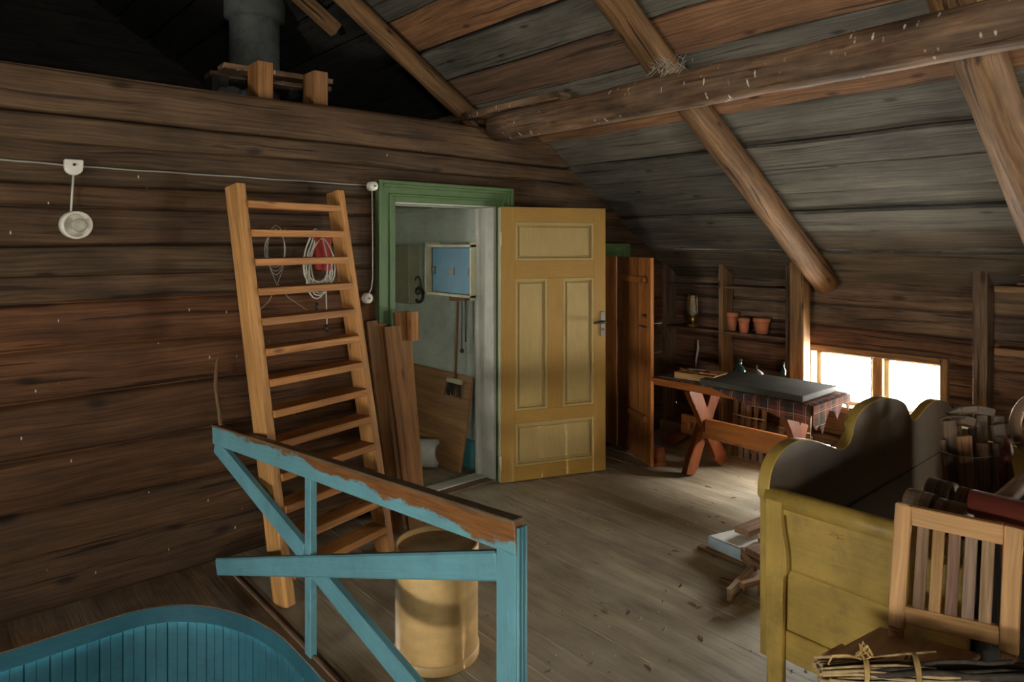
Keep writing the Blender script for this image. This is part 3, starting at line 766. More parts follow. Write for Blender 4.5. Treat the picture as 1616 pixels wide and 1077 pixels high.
# narrow plank door
q0, q1 = Vector((4.195, 3.485, .01)), Vector((3.955, 2.99, .01))
DM2 = frameM(q0, q1); W2d = (q1-q0).length
b = MB(DM2); 
for a, c, t in ((0, .2, (.9,.88,.85)), (.2, .38, (1,1,1)), (.38, W2d, (1.08,1.05,1.0))): b.box(((a+c)/2, 0, .745), (c-a-.002, .026, 1.49), axis=2, tint=t)
d2 = struct('door_2', b, M['orange'], origin=q0, bevel=.002); d2['label'] = 'narrow varnished orange plank door standing open by the table'
# which side faces the camera
sd = 1 if (DM2.to_3x3() @ Vector((0,1,0))).dot(-Vector((q0.x, q0.y, 0))) > 0 else -1
for zz, l in ((1.33, .42), (.33, .42)):
    b = MB(DM2); b.box((.03+l/2+.05, sd*.026, zz), (l, .026, .045), axis=0); b.build('batten', M['orange'], d2, bevel=.004)
b = MB(DM2); b.tube([(.49, sd*.02, 1.33), (.49, sd*.055, 1.33)], .026, 14); b.build('turn_button', M['tableorange'], d2)
b = MB(DM2); b.tube([(.44, sd*.02, 1.07), (.50, sd*.03, 1.08), (.51, sd*.035, 1.06)], .006, 6); b.tube([(.38, sd*.02, .99), (.50, sd*.02, .99)], .005, 6); b.build('latch', M['black'], d2)

# ---------------------------------------------------------------- things in the small room
XW = XI
# wall cabinet
pa, pb = hit(670, 389, X=2.87), hit(743, 386, X=2.87)
ya, yb = pa.y, pb.y; zt, zb = 1.585, 1.235
t = thing('wall_cabinet', 'small cream wall cabinet with blue sliding doors hanging in the room beyond', 'cabinet', (2.93, (ya+yb)/2, zb))
b = MB(); xm = (2.87+XI)/2; dp = XI-2.87-.002
for yy in (ya-.008, yb+.008): b.box((xm, yy, (zt+zb)/2), (dp, .016, zt-zb+.05), axis=2)
for zz in (zt, zb): b.box((xm, (ya+yb)/2, zz), (dp, ya-yb, .02), axis=1)
b.box((XI-.008, (ya+yb)/2, (zt+zb)/2), (.008, ya-yb, zt-zb)); b.build('carcass', M['cabcream'], t, bevel=.002)
Wc = ya-yb
for a, c, xo in ((.14, .57, 2.893), (.54, .99, 2.885)):
    y_1, y_2 = ya-Wc*a, ya-Wc*c
    b = MB(); b.box((xo, (y_1+y_2)/2, (zt+zb)/2), (.006, y_1-y_2, zt-zb-.03), axis=2); d_ = b.build('sliding_door', M['cabblue'], t)
    for e in ((a+.02, a+.09),) if a > .3 else ((a-.005, a+.065), (c-.10, c-.03)):
        b = MB(); b.box((xo-.004, ya-Wc*(e[0]+e[1])/2, 1.405), (.006, Wc*(e[1]-e[0]), .058), axis=2); b.build('finger_grip', M['black'], d_)
b = MB(); b.box((2.881, ya-Wc*.945, 1.405), (.006, Wc*.06, .058), axis=2); b.build('finger_grip', M['black'], t)
# beige fuse box farther along
b = MB(); pc = hit(617, 385, X=2.9); pd = hit(643, 385, X=2.9)
b.box((2.95, (pc.y+pd.y)/2+.05, 1.36), (.10, abs(pc.y-pd.y)+.14, .46), axis=2)
t = b.build('utility_box', M['beige'], bevel=.004); tag(t, 'tall beige box on the far grey wall, left of the blue cabinet', 'box')
# hanging loop
pk = hit(661, 462, X=2.97)
b = MB(); pts = [pk + Vector((0, .10*math.cos(a)*.55, -.02+.055*math.sin(a))) for a in [2*PI*k/18 for k in range(19)]]
b.tube(pts, .012, 8, caps=False); pts = [pk + Vector((-.01, .045*math.cos(a), .055+.07*math.sin(a))) for a in [2*PI*k/18 for k in range(19)]]
b.tube(pts, .006, 6, caps=False)
tag(b.build('strap', M['black']), 'black looped strap hanging left of the blue cabinet', 'strap')
# hook rail, broom, cane, tube
b = MB(); r0, r1 = hit(710, 471, X=2.985), hit(743, 471, X=2.985); b.beam(r0, r1, .018, .035)
hk = b.build('hook_rail', M['plank'], bevel=.003); tag(hk, 'short brown hook rail under the blue cabinet', 'rail')
bt = hit(723, 476, X=2.955); bb_ = hit(719, 598, X=2.955)
t = thing('broom', 'hanging broom with brown handle and dark bristles facing down', 'broom', bb_)
b = MB(); b.tube([bt, bb_], .009, 8); b.build('handle', M['plank'], t)
b = MB(); b.box(bb_+Vector((0,0,-.015)), (.05, .17, .035)); b.build('brush_head', M['cream'], t, bevel=.006)
b = MB(); random.seed(2)
for k in range(90):
    o_ = Vector((random.uniform(-.02,.02), random.uniform(-.08,.08), -.03)); b.tube([bb_+o_, bb_+Vector((o_.x*1.6, o_.y*1.25, -.115+random.uniform(-.015,.01)))], .003, 4)
b.build('bristles', M['bristle'], t)
c1, c2 = hit(729, 476, X=2.96), hit(729, 554, X=2.96)
t = thing('hanging_rod', 'thin dark rod with round knob end hanging beside the broom', 'rod', c2)
b = MB(); b.tube([c1, c2], .004, 6); b.build('rod', M['black'], t)
b = MB(); b.lathe([(0,-.018),(.014,-.012),(.016,0),(.010,.014),(0,.018)], c2, 10); b.build('knob', M['black'], t)
c1, c2 = hit(735, 472, X=2.965), hit(735, 540, X=2.965)
tag(MB().tube([c1, c2], .006, 8).build('metal_tube', M['steel']), 'slim shiny metal tube hanging at the right end of the rail', 'tube')
# plywood sheet leaning on the wall
s0, s1 = hit(640, 700, X=2.9), hit(736, 740, Z=.005)
e1 = Vector((0, 1, 0)); yR, yL = 3.80, 4.75
b = MB(); m = Matrix.Translation((2.86, 0, 0)) @ Matrix.Rotation(math.radians(10), 4, 'Y')
b.M = m; b.box((0, (yR+yL)/2, .335), (.02, yL-yR, .66), axis=1)
tag(b.build('plywood_sheet', M['laminate'], bevel=.002), 'brown wood-grain sheet leaning against the grey wall behind the door', 'board')
# paper roll
pr = hit(678, 738, Z=0.0); pr = Vector((2.55, 4.05, 0))
for uu in (0,): pass
pr = hit(690, 738, Z=0); r_ = .098
b = MB(); ax = (FW*.1 - RT).normalized(); ax.z = 0; ax.normalize()
b.lathe([(r_,0),(r_,.30),(r_-.006,.30),(r_-.006,0),(r_,0)], Vector((pr.x, pr.y, r_+.002)), 28, ax, ref=(0,0,1))
tag(b.build('paper_roll', M['greypaper']), 'grey-white paper roll lying on its side on the far room floor', 'roll')
# white cable under ceiling
tag(MB().tube([hit(600, 339, X=2.985), hit(650, 334, X=2.985), hit(715, 326, X=2.985)], .005, 6).build('ceiling_cable', M['whitecable']), 'white cable clipped below the ceiling of the far room', 'cable')

# ---------------------------------------------------------------- wall lamp and wiring on the log wall
def W(u, v, off=.02): return hit(u, v, Y=WY-off)
jb = W(116, 262)
t = thing('junction_box', 'white porcelain junction box above the round wall lamp', 'junction box', jb)
b = MB(); poly = [(-.036,.028),(.036,.028),(.036,-.005)] + [(.036*math.cos(a), -.008+.034*math.sin(a)) for a in [-PI*k/8 for k in range(1,8)]] + [(-.036,-.005)]
b.prism(poly, jb, (1,0,0), (0,0,1), .035); b.build('housing', M['porcelain'], t, bevel=.006, seg=3)
b = MB(); b.lathe([(0,.006),(.006,.006),(.006,0)], jb+Vector((0,-.018,.004)), 10, (0,-1,0)); b.build('screw', M['black'], t)
lp = W(118, 355, .03)
t = thing('wall_lamp', 'round porcelain wall lamp with bare bulb on the log wall', 'lamp', lp)
ax = Vector((.18, -1, -.05)).normalized()
b = MB(); b.lathe([(.052,-.03),(.060,-.01),(.062,.02),(.060,.035),(.052,.036),(.048,.022),(.045,.004),(0,.002)], lp, 36, ax); b.build('lamp_base', M['porcelain'], t)
b = MB(); b.lathe([(.02,.0),(.02,.025),(.017,.03)], lp, 20, ax); b.build('socket', M['porcelain'], t)
b = MB(); b.lathe([(.016,.025),(.024,.036),(.030,.052),(.026,.07),(.014,.082),(0,.085)], lp, 24, ax); b.build('bulb', M['bulb'], t)
tag(MB().tube([jb+Vector((0,0,-.035)), W(112, 335, .02)], .0045, 8).build('conduit', M['whitecable']), 'short vertical white conduit from junction box to wall lamp', 'conduit')
g1 = W(589, 294, .055)
def walline(a, c, n, off, r):
    pts = []
    for k in range(n+1):
        u = a[0]+(c[0]-a[0])*k/n; v = a[1]+(c[1]-a[1])*k/n; p = W(u, v, off); p.z += .0012*math.sin(k*1.3) ; pts.append(p)
    return pts
pts = walline((-60, 246), (105, 261), 8, .012, 0) + walline((128, 263), (584, 293), 20, .012, 0)
tag(MB().tube(pts, .004, 6).build('wall_cable', M['cable']), 'long grey cable running across the upper log wall to the green casing', 'cable')
t = thing('switch', 'round white junction at the top left corner of the green casing', 'junction box', g1)
b = MB(); b.lathe([(0,.018),(.022,.018),(.027,.010),(.028,-.03)], g1, 24, (0,-1,0)); b.build('cover', M['porcelain'], t)
b = MB(); b.lathe([(0,.022),(.005,.022),(.005,.016)], g1, 10, (0,-1,0)); b.build('screw', M['black'], t)
g2 = W(580, 471, .03)
t = thing('switch', 'round cream rotary switch beside the green casing, above the stacked planks', 'switch', g2)
b = MB(); b.lathe([(0,.022),(.022,.020),(.030,.010),(.031,-.015)], g2, 24, (0,-1,0)); b.build('cover', M['porcelain'], t)
b = MB(); b.lathe([(0,.038),(.007,.036),(.008,.02)], g2, 10, (0,-1,0)); b.build('switch_knob', M['porcelain'], t)
tag(MB().tube([W(587,300,.03), W(588,380,.03), W(588,440,.03), W(586,456,.03), W(581,466,.03)], .004, 6).build('switch_cable', M['whitecable']), 'thin vertical cable down the side of the green casing', 'cable')

# coils hanging on the wall behind the ladder
t = thing('cable_coil', 'coiled white extension cable hanging behind the right ladder stile', 'cable', W(505, 430, .05)); random.seed(9)
b = MB()
for k in range(9):
    c = W(503+random.uniform(-6,8), 410+random.uniform(-10,10), .05+random.uniform(-.02,.02)); a_, b_ = random.uniform(.05,.075), random.uniform(.13,.19)
    b.tube([c + Vector((a_*math.sin(q)*(1-.35*math.cos(q)), random.uniform(-.004,.004), b_*math.cos(q)-.0)) for q in [2*PI*j/20 for j in range(20)]]+[c+Vector((0,0,b_))], .004, 6, caps=False)
b.tube([W(514,440,.05), W(515,480,.05), W(516,512,.05)], .004, 6)
b.build('cord', M['whitecable'], t)
b = MB(); b.tube([W(516,512,.05), W(516,524,.05)], .010, 8); b.build('plug', M['black'], t)
b = MB(); b.tube([W(500,478,.05), W(500,490,.05)], .009, 8); b.build('plug', M['black'], t)
b = MB(); 
c = W(508, 400, .04); b.prism([(-.05,.10),(.05,.12),(.055,-.06),(.045,-.10),(-.04,-.09)], c, (1,0,0), (0,0,1), .03)
tag(b.build('red_cloth', M['redplastic'], bevel=.01, seg=2), 'red cloth tucked behind the hanging white cable', 'cloth')
b = MB()
c = W(435, 395, .04)
for k in range(3):
    b.tube([c + Vector(((.045+.006*k)*math.sin(q), .006*k-.006, (.13-.02*k)*math.cos(q))) for q in [2*PI*j/22 for j in range(23)]], .0018, 5, caps=False)
b.tube([W(425,420,.03), W(437,450,.03), W(425,475,.03), W(408,492,.03)], .0018, 5); b.tube([W(448,420,.03), W(438,448,.03), W(455,470,.03), W(485,490,.03)], .0018, 5)
tag(b.build('wire_coil', M['cable']), 'loose thin grey wire loop hanging behind the ladder rungs', 'wire')

# twig leaning on the wall
p = [W(350,690,.10), W(346,650,.08), W(340,610,.07), W(342,575,.06), W(345,562,.06)]
t = tag(MB().tube([Vector((1.16,3.47,.60))]+p, [.010,.010,.010,.009,.008,.004], 7, .3, 4).build('twig', M['rafter']), 'thin crooked twig sticking up between the log wall and the blue rail end', 'twig')

# ---------------------------------------------------------------- ladder
LB, LT = Vector((1.237, 2.93, 0)), Vector((1.160, 3.33, 1.88))
RB, RTp = Vector((1.85, 3.10, 0)), Vector((1.745, 3.46, 1.885))
t = thing('ladder', 'orange pine ladder with many flat treads leaning on the log wall', 'ladder', (1.5, 3.0, 0))
for P, Q, tn in ((LB, LT, (1.08,1.1,1.1)), (RB, RTp, (1,.98,.95))):
    b = MB(); e = (Q-P).normalized(); b.beam(P, Q, .048, .095, up=(.28,-.96,0), tint=tn); b.build('stile', M['ladder'], t, bevel=.003)
nT = 13
for k in range(nT):
    z = 1.79 - .1385*k
    a = LB.lerp(LT, z/LT.z); c = RB.lerp(RTp, z/RTp.z)
    d = (c-a).normalized(); f = Vector((d.y, -d.x, 0))
    b = MB(); mid = (a+c)/2 + f*.005; L = (c-a).length - .050
    tn = random.uniform(.85, 1.1); b._box(mid, d, Vector((0,0,1)).cross(d).normalized(), Vector((0,0,1)), L, .112, .035, True, (tn*.9, tn*.8, tn*.7))
    b.build('tread', M['ladder'], t, bevel=.003)

# ---------------------------------------------------------------- planks leaning between ladder and door
def lean(p, q, w_, t_, label, mat='plank', tint=(1,1,1), up=(0,-1,0)):
    o = MB().beam(p, q, w_, t_, up=up, tint=tint).build('plank', M[mat], bevel=.002); return tag(o, label, 'plank')
lean((2.205,3.335,0),(2.165,3.455,1.20), .10, .024, 'tallest leaning plank beside the door opening, lighter orange with square top', tint=(1.25,1.15,1.05))
lean((2.210,3.395,1.03),(2.215,3.410,1.20), .05, .05, 'short block fixed at the top edge of the tallest leaning plank', tint=(1.35,1.2,1.05))
lean((2.105,3.20,0),(2.075,3.415,1.125), .105, .022, 'wide reddish plank leaning in front of the others beside the ladder', tint=(1.1,1,.95))
lean((2.03,3.27,0),(1.965,3.45,1.16), .07, .022, 'dark narrow plank leaning next to the right ladder stile', tint=(.75,.7,.68))
lean((2.06,3.22,.45),(1.99,3.40,1.13), .06, .022, 'short brown plank leaning behind the reddish plank, ending above the floor', tint=(.85,.75,.7)) if False else None
lean((2.085,3.30,0),(2.02,3.46,1.14), .075, .022, 'brown plank leaning third from the ladder', tint=(.9,.82,.78))
lean((1.97,3.33,0),(1.905,3.49,1.17), .06, .02, 'thin plank partly hidden behind the right ladder stile', tint=(.95,.8,.7))

# ---------------------------------------------------------------- blue railing
t = thing('stair_railing', 'worn blue painted stair railing with crossed braces around the stairwell', 'railing', (1.2, 2.4, 0))
def RX(y): return 1.136 + (3.5-y)*.028
b = MB(); b.beam((RX(3.5),3.53,.650),(RX(1.36),1.33,.829), .034, .086, up=(0,0,1), off=False); b.build('top_rail', M['bluerail'], t, bevel=.004, seg=2)
b = MB(); b.beam((RX(3.5)-.004,3.53,.698),(RX(1.36)-.004,1.33,.875), .040, .010, up=(0,0,1), off=False); b.build('rail_cap', M['rim'], t, bevel=.003)
b = MB(); yP = 1.365
b.beam((RX(yP),yP,.0),(RX(yP),yP,.79), .040, .078, up=(0,-1,0), off=True); b.build('post', M['blue'], t, bevel=.003)
b = MB()
for k in range(3): b.tube([(RX(1.3)-.012+.012*k, 1.324, .0), (RX(1.3)-.012+.012*k, 1.324, .86)], .005, 8)
b.build('post_moulding', M['blue'], t)
b = MB(); b.beam((1.115,3.42,.038),(RX(1.4)-.004,1.40,.735), .030, .078, up=(0,0,1)); b.build('brace', M['blue'], t, bevel=.006)
b = MB(); b.beam((RX(3.5)-.002,3.50,.605),(RX(2.55),2.55,.385), .030, .078, up=(0,0,1)); b.beam((RX(2.5),2.50,.36),(RX(1.4),1.40,.12), .030, .078, up=(0,0,1)); b.build('brace', M['blue'], t, bevel=.004)
b = MB(); b.beam((RX(2.51),2.51,.0),(RX(2.51),2.51,.70), .028, .05, up=(0,-1,0)); b.build('baluster', M['blue'], t, bevel=.003)

# ---------------------------------------------------------------- drum
o = Vector((1.545, 2.205, 0)); r = .161
t = thing('drum', 'pale yellow fibre drum with sunken lid standing behind the blue railing', 'drum', o)
b = MB(); b.lathe([(0,.004),(r-.004,.002),(r,.008),(r,.425),(r-.002,.430),(r-.007,.430),(r-.008,.40)], o, 64); b.build('body', M['drum'], t)
b = MB(); b.lathe([(r-.008,.405),(r-.012,.412),(0,.412)], o, 64); b.build('lid', M['lid'], t)
b = MB(); b.lathe([(r+.001,.0),(r+.005,.003),(r+.005,.035),(r+.001,.038)], o, 64); b.build('bottom_band', M['drum'], t)
b = MB(); b.lathe([(r+.001,.385),(r+.003,.387),(r+.003,.428),(r-.002,.434),(r-.008,.43)], o, 64); b.build('top_rim', M['drum'], t)

# ---------------------------------------------------------------- chimney and its timber crib
o = hit(402, 100, T=4.75); 
t = thing('chimney_pipe', 'grey rendered round chimney with a wider collar in the dark attic', 'chimney', (o.x, o.y, 2.26))
r = .165
b = MB(); b.lathe([(r,0),(r,.80),(r+.0,2.0)], (o.x,o.y,2.26), 32); b.build('shaft', M['concrete'], t)
b = MB(); b.lathe([(r,.88),(r+.035,.90),(r+.035,1.12),(r,1.14)], (o.x,o.y,2.26), 32); b.build('collar', M['concrete'], t)
t = thing('pallet', 'wooden crib of short blocks and planks on top of the log wall', 'pallet', hit(440, 150, Y=3.8))
for (u, v, w_) in ((413, 126, .075), (500, 142, .075)):
    p_ = hit(u, v, Y=3.66); b = MB(); b.box((p_.x, 3.68, 2.475), (w_*1.1, .15, .20), axis=2, tint=(1.1,1,.9)); b.build('block', M['plank'], t, bevel=.003)
pA, pB = hit(345, 118, Y=3.86), hit(512, 118, Y=3.86)
b = MB(); b.beam((pA.x, 3.83, 2.562), (pB.x, 3.80, 2.562), .12, .03); b.build('deck_plank', M['purlin'], t, bevel=.003)
b = MB(); b.beam((pA.x, 4.05, 2.56), (pB.x+.1, 4.02, 2.57), .12, .03); b.build('deck_plank', M['purlin'], t, bevel=.003)
for xx in (pA.x+.05, (pA.x+pB.x)/2, pB.x):
    b = MB(); b.box((xx, 4.04, 2.46), (.09, .12, .19), axis=2); b.build('block', M['darkwood'], t)
# stones / rubble at left of the crib
b = MB(); random.seed(4)
for k in range(4):
    c = Vector((pA.x+.02+.05*k, 3.82+.03*(k%2), 2.41+.02*(k%2))); b.lathe([(0,-.04),(.04,-.03),(.05,0),(.035,.03),(0,.042)], c, 7, (random.random(), random.random(), 1), smooth=False)
tag(b.build('rubble', M['concrete']), 'dark lumps of rubble beside the crib under the chimney', 'rubble', kind='stuff')

# ---------------------------------------------------------------- shelves on the knee wall, posts
XF = 4.83
t = thing('wall_shelf', 'old open shelf unit on the knee wall left of the window', 'shelf', (4.9, 3.0, 0))
for u in (1047, 1137, 1243):
    yy = hit(u, 500, X=XF).y; b = MB(); b.box((XF+.08, yy, .725), (.16, .038, 1.45 if u != 1047 else 1.43), axis=2); b.build('upright', M['rafter'] if u == 1137 else M['knee'], t, bevel=.004)
yA, yB, yC = [hit(u, 500, X=XF).y for u in (1047, 1137, 1243)]
for zz, th in ((.895, .022), (1.255, .022), (.10, .03), (.53, .022)):
    for a, c in ((yA, yB), (yB, yC)):
        b = MB(); b.box((XF+.085, (a+c)/2, zz+th/2-.01), (.15, abs(a-c)-.04, th), axis=1, tint=(.9,.9,.9)); b.build('shelf_board', M['knee'], t, bevel=.003)
b = MB(); b.box((XF-.02, 2.62, .05), (.03, 1.9, .10), axis=1); b.build('kick_board', M['floor'], t)
yp = hit(1259, 500, X=4.80).y
tag(MB().box((4.83, yp, .735), (.11, .105, 1.47), axis=2, tint=(1.15,1.15,1.1)).build('post', M['rafter'], bevel=.006), 'stout squared post at the left side of the low window', 'post')
t = thing('wall_shelf', 'dark rough shelf unit on the knee wall right of the window', 'shelf', (4.9, .8, 0))
yp2 = hit(1546, 500, X=4.83).y
b = MB(); b.box((4.90, yp2, .735), (.14, .075, 1.46), axis=2); b.build('upright', M['knee'], t, bevel=.005)
b = MB(); b.box((4.90, yp2-1.2, .735), (.14, .06, 1.46), axis=2); b.build('upright', M['knee'], t, bevel=.005)
for zz in (.96, 1.33, .5): 
    b = MB(); b.box((4.91, yp2-.62, zz), (.15, 1.1, .04), axis=1); b.build('shelf_board', M['rafter'] if zz > .9 else M['knee'], t, bevel=.004)
for zz in (1.395, 1.42, 1.365):
    tag(MB().box((4.90, yp2-.65+random.uniform(-.02,.02), zz), (.09, .9, .014), axis=1, tint=(1.2,1,.8)).build('lath', M['rafter']), {1.395: 'middle thin lath lying above the upper right shelf', 1.42: 'topmost thin lath above the upper right shelf', 1.365: 'lowest thin lath lying on the upper right shelf'}[zz], 'lath', 'laths on the upper right shelf')

# terracotta pots
def pot(c, r, h, label, group=None, inv=False):
    t = thing('terracotta_pot', label, 'pot', c, group); s = -1 if inv else 1; z0_ = h if inv else 0
    P = [(0,0),(r*.66,0),(r*.9,h*.78),(r*.88,h*.78),(r*.6,.008),(0,.008)]
    b = MB(); b.lathe([(a, z0_+s*z) for a, z in P], c, 28); b.build('pot_body', M['terracotta'], t)
    b = MB(); b.lathe([(a, z0_+s*z) for a, z in [(r*.93,h*.76),(r,h*.78),(r*1.02,h),(r*.93,h),(r*.88,h*.78)]], c, 28); b.build('pot_rim', M['terracotta'], t)
    return t
zs_ = .9075
def sh(u, X=4.90): p = hit(u, 520, X=X); return Vector((X, p.y, zs_))
G = 'clay pots on the shelf'
pot(sh(1156, 4.93), .047, .145, 'tallest pale terracotta pot at the left end of the pot row on the shelf', G)
pot(sh(1174, 4.87), .046, .115, 'narrow orange terracotta pot in front of the tall one on the shelf', G)
pot(sh(1202, 4.91), .065, .122, 'widest brownish terracotta pot at the right of the shelf row', G)
pot(hit(1041, 733, Z=0), .05, .12, 'upturned orange terracotta pot on the floor under the table end', inv=True)
# glass lantern chimney in brass holder
c = sh(1093, 4.90)
t = thing('lantern', 'brass and glass oil lantern on the left part of the shelf', 'lantern', c)
b = MB(); b.lathe([(0,0),(.045,0),(.048,.012),(.03,.02),(.012,.03)], c, 24); b.build('foot', M['brass'], t)
b = MB(); b.lathe([(.012,.03),(.026,.045),(.03,.07),(.02,.085),(.015,.09)], c, 24); b.build('burner', M['brass'], t)
b = MB(); b.lathe([(.018,.09),(.032,.12),(.028,.17),(.02,.26)], c, 24); b.build('glass_chimney', M['clear'], t)
for s in (-1, 1):
    b = MB(); b.tube([c+Vector((0,.044*s,.015)), c+Vector((0,.046*s,.14)), c+Vector((0,.042*s,.25)), c+Vector((0,.036*s,.27))], .0035, 6); b.build('side_rod', M['brass'], t)
# white fur-like hank on wall below the shelf
tag(MB().tube([hit(1101,537,X=4.96), hit(1102,550,X=4.95), hit(1099,566,X=4.95), hit(1098,580,X=4.96)], [.008,.012,.010,.006], 8, .4, 3).build('hank', M['fluff']), 'pale hank hanging on the wall under the lantern shelf', 'hank')

# ---------------------------------------------------------------- trestle table
TX0, TX1, TY0, TY1, TZ = 3.93, 4.47, 1.85, 2.98, .655
t = thing('trestle_table', 'orange-brown trestle table with crossed legs along the knee wall', 'table', (4.2, 2.4, 0))
b = MB()
for k in range(3): b.box((TX0+.09+.18*k, (TY0+TY1)/2, TZ-.015), (.178, TY1-TY0, .03), axis=1)
b.build('tabletop', M['tableorange'], t, bevel=.003)
b = MB(); b.box((TX0+.01, (TY0+TY1)/2, TZ-.03), (.02, TY1-TY0-.05, .035), axis=1); b.build('apron', M['tableorange'], t)
for yy in (2.72, 2.05):
    for s in (-1, 1):
        xb_, xt_ = (4.2 - s*.20, 4.2 + s*.19)
        # shaped leg: widened foot and head, waisted at the crossing
        P = Vector((xb_, yy + .012*s, 0)); Q = Vector((xt_, yy + .012*s, TZ-.03)); e = (Q-P).normalized(); n_ = Vector((e.z, 0, -e.x)); L = (Q-P).length
        poly = []
        for tt, wd in ((0,.060),(.12,.066),(.3,.056),(.45,.060),(.55,.060),(.7,.054),(.9,.064),(1,.066)): poly.append((P + e*(L*tt) + n_*wd))
        for tt, wd in ((1,.062),(.88,.062),(.7,.054),(.55,.060),(.45,.060),(.3,.056),(.12,.058),(0,.046)): poly.append((P + e*(L*tt) - n_*wd))
        pl = [(q.x, max(0.0, min(TZ-.03, q.z))) for q in poly]
        b = MB(); b.prism(pl, (0, yy+.012*s, 0), (1,0,0), (0,0,1), .045 if s > 0 else .043, tint=(.5,.42,.34), vert_grain=True); b.build('leg', M['tableorange'], t, bevel=.004)
b = MB(); b.box((4.17, 2.36, .31), (.035, 1.05, .135), axis=1); b.build('stretcher', M['orange'], t, bevel=.003)
for yy in (2.80, 1.93):
    b = MB(); b.box((4.17, yy, .31), (.10, .022, .05), axis=0); b.build('wedge', M['orange'], t, bevel=.002)
# things on the table
b = MB(); b.box((4.18, 2.245, TZ+.026), (.47, .70, .038), axis=1); tag(b.build('slate_board', M['slab'], bevel=.004), 'large dark grey slab lying on the right half of the table', 'board')
b = MB(); b.box((4.21, 2.75, TZ+.005), (.46, .40, .008), axis=1); tag(b.build('dark_mat', M['slab']), 'thin dark mat on the left end of the table', 'mat')
# wooden tray with odds and ends
c = Vector((4.12, 2.70, TZ+.010)); Mr = Matrix.Translation(c) @ Matrix.Rotation(.12, 4, 'Z')
t = thing('wooden_tray', 'shallow pale wooden box tray with tools on the left end of the table', 'tray', c)
b = MB(Mr); b.box((0,0,.004), (.21,.28,.008)); b.build('bottom', M['pine'], t)
for xx in (-.105, .105): b = MB(Mr); b.box((xx, 0, .021), (.008, .29, .042), axis=1); b.build('side', M['pine'], t)
for yy in (-.141, .141): b = MB(Mr); b.box((0, yy, .021), (.21, .008, .042), axis=0); b.build('side', M['pine'], t)
b = MB(Mr); b.box((0, .03, .020), (.20, .006, .036), axis=0); b.build('divider', M['pine'], t)
random.seed(8)
for (x_, y_, l_, a_, mt, nm, lb) in ((-.03,.08,.16,1.2,'plank','wood_stick','brown wood stick across the left of the tray'), (.02,-.06,.15,.8,'pine','wood_stick','pale wood stick across the right of the tray'),
        (.05,.05,.13,2.2,'steel','file','grey steel file sticking out of the tray'), (-.05,-.08,.12,1.8,'terracotta','wood_stick','reddish stick end in the tray near its right side')):
    b = MB(Mr); d = Vector((math.cos(a_), math.sin(a_), .05)); p = Vector((x_, y_, .047)); b.beam(p-d*l_/2, p+d*l_/2, .016, .010)
    tag(b.build(nm, M[mt], bevel=.002), lb, 'tool' if nm == 'file' else 'stick')
# plaid cloth draped over the right end and front edge
b = MB(); Uu = []; ny, nx = 46, 34
rows = []
for i in range(ny+1):
    y = TY0 - .06 + (.98)*i/ny      # along the table, from right end to where it peters out
    row = []
    front = max(.0, .125 * (1 - (max(0, y-TY0-.10)/.62)**1.2)) if y < TY0+.72 else .0
    for j in range(nx+1):
        s = j/nx; full = .50 + front; dd = s*full    # distance from the back edge
        x = TX1 - .02 - dd; z = TZ + .004
        if dd > .52:
            over = dd - .52; x = TX0 - .008 - .006*math.sin(y*38); z = TZ - over - .001
        if y < TY0:
            k = (TY0 - y); z -= k*1.0 + .010*math.sin(x*40); 
        z += .0025*noise.noise(Vector((x*14, y*14, 0)))
        row.append((b.v((x, max(y, TY0-.012) if y < TY0 else y, z)), (y, dd)))
    rows.append(row)
for i in range(ny):
    for j in range(nx):
        q = [rows[i][j], rows[i+1][j], rows[i+1][j+1], rows[i][j+1]]; b.face([a[0] for a in q], [a[1] for a in q], None, True)
pl = b.build('plaid_cloth', M['plaid'], normals=False); s = pl.modifiers.new('t', 'SOLIDIFY'); s.thickness = .003
tag(pl, 'worn brown plaid cloth hanging over the front and right end of the table', 'cloth')
# rags hanging at the right corner
b = MB(); pts = [(3.935,TZ),(4.44,TZ+.002),(4.445,TZ-.05),(4.41,TZ-.11),(4.385,TZ-.06),(4.33,TZ-.045),(4.28,TZ-.10),(4.25,TZ-.13),(4.21,TZ-.075),(4.14,TZ-.06),(4.09,TZ-.12),(4.05,TZ-.19),(4.02,TZ-.12),(3.97,TZ-.15),(3.93,TZ-.11)]
b.prism(pts, (0, 1.826, 0), (1,0,0), (0,0,1), .006, tint=(.8,.7,.6))
tag(b.build('rag', M['plaid'], bevel=.002), 'ragged brown cloth strips hanging from the right table end', 'rag')
# bottles behind the table, standing on the middle shelf of the wall unit
def bottle(c, r, h, mat, label, neck=.3, stop=False):
    t = thing('bottle', label, 'bottle', c); b = MB()
    b.lathe([(0,0),(r,.0),(r*1.02,.01),(r*1.05,h*.35),(r*.75,h*.55),(r*neck,h*.66),(r*neck,h),(r*neck*1.25,h),(r*neck*1.25,h*.96)], c, 24); b.build('bottle_body', mat, t)
    b = MB(); b.lathe([(0,h*1.05),(r*neck*.9,h*1.04),(r*neck*.9,h*.93)], c, 12); b.build('stopper', M['darkwood'], t)
zt_ = TZ + .002
bottle(Vector((4.40, hit(1167, 588, X=4.40).y, zt_+.009)), .042, .115, M['greenglass'], 'squat dark green glass bottle standing at the back of the table', .38)
bottle(Vector((4.43, hit(1236, 588, X=4.43).y, TZ+.053)), .016, .085, M['greenglass'], 'tiny dark bottle near the post at the back of the table', .4)
c = Vector((4.36, hit(1194, 590, X=4.36).y, TZ+.053))
tag(MB().lathe([(.045,0),(.043,.006),(.008,.03),(.006,.06),(.004,.06),(.006,.03),(.04,.003)], c, 24).build('funnel', M['steel']), 'small grey funnel upside down on the dark slab', 'funnel')
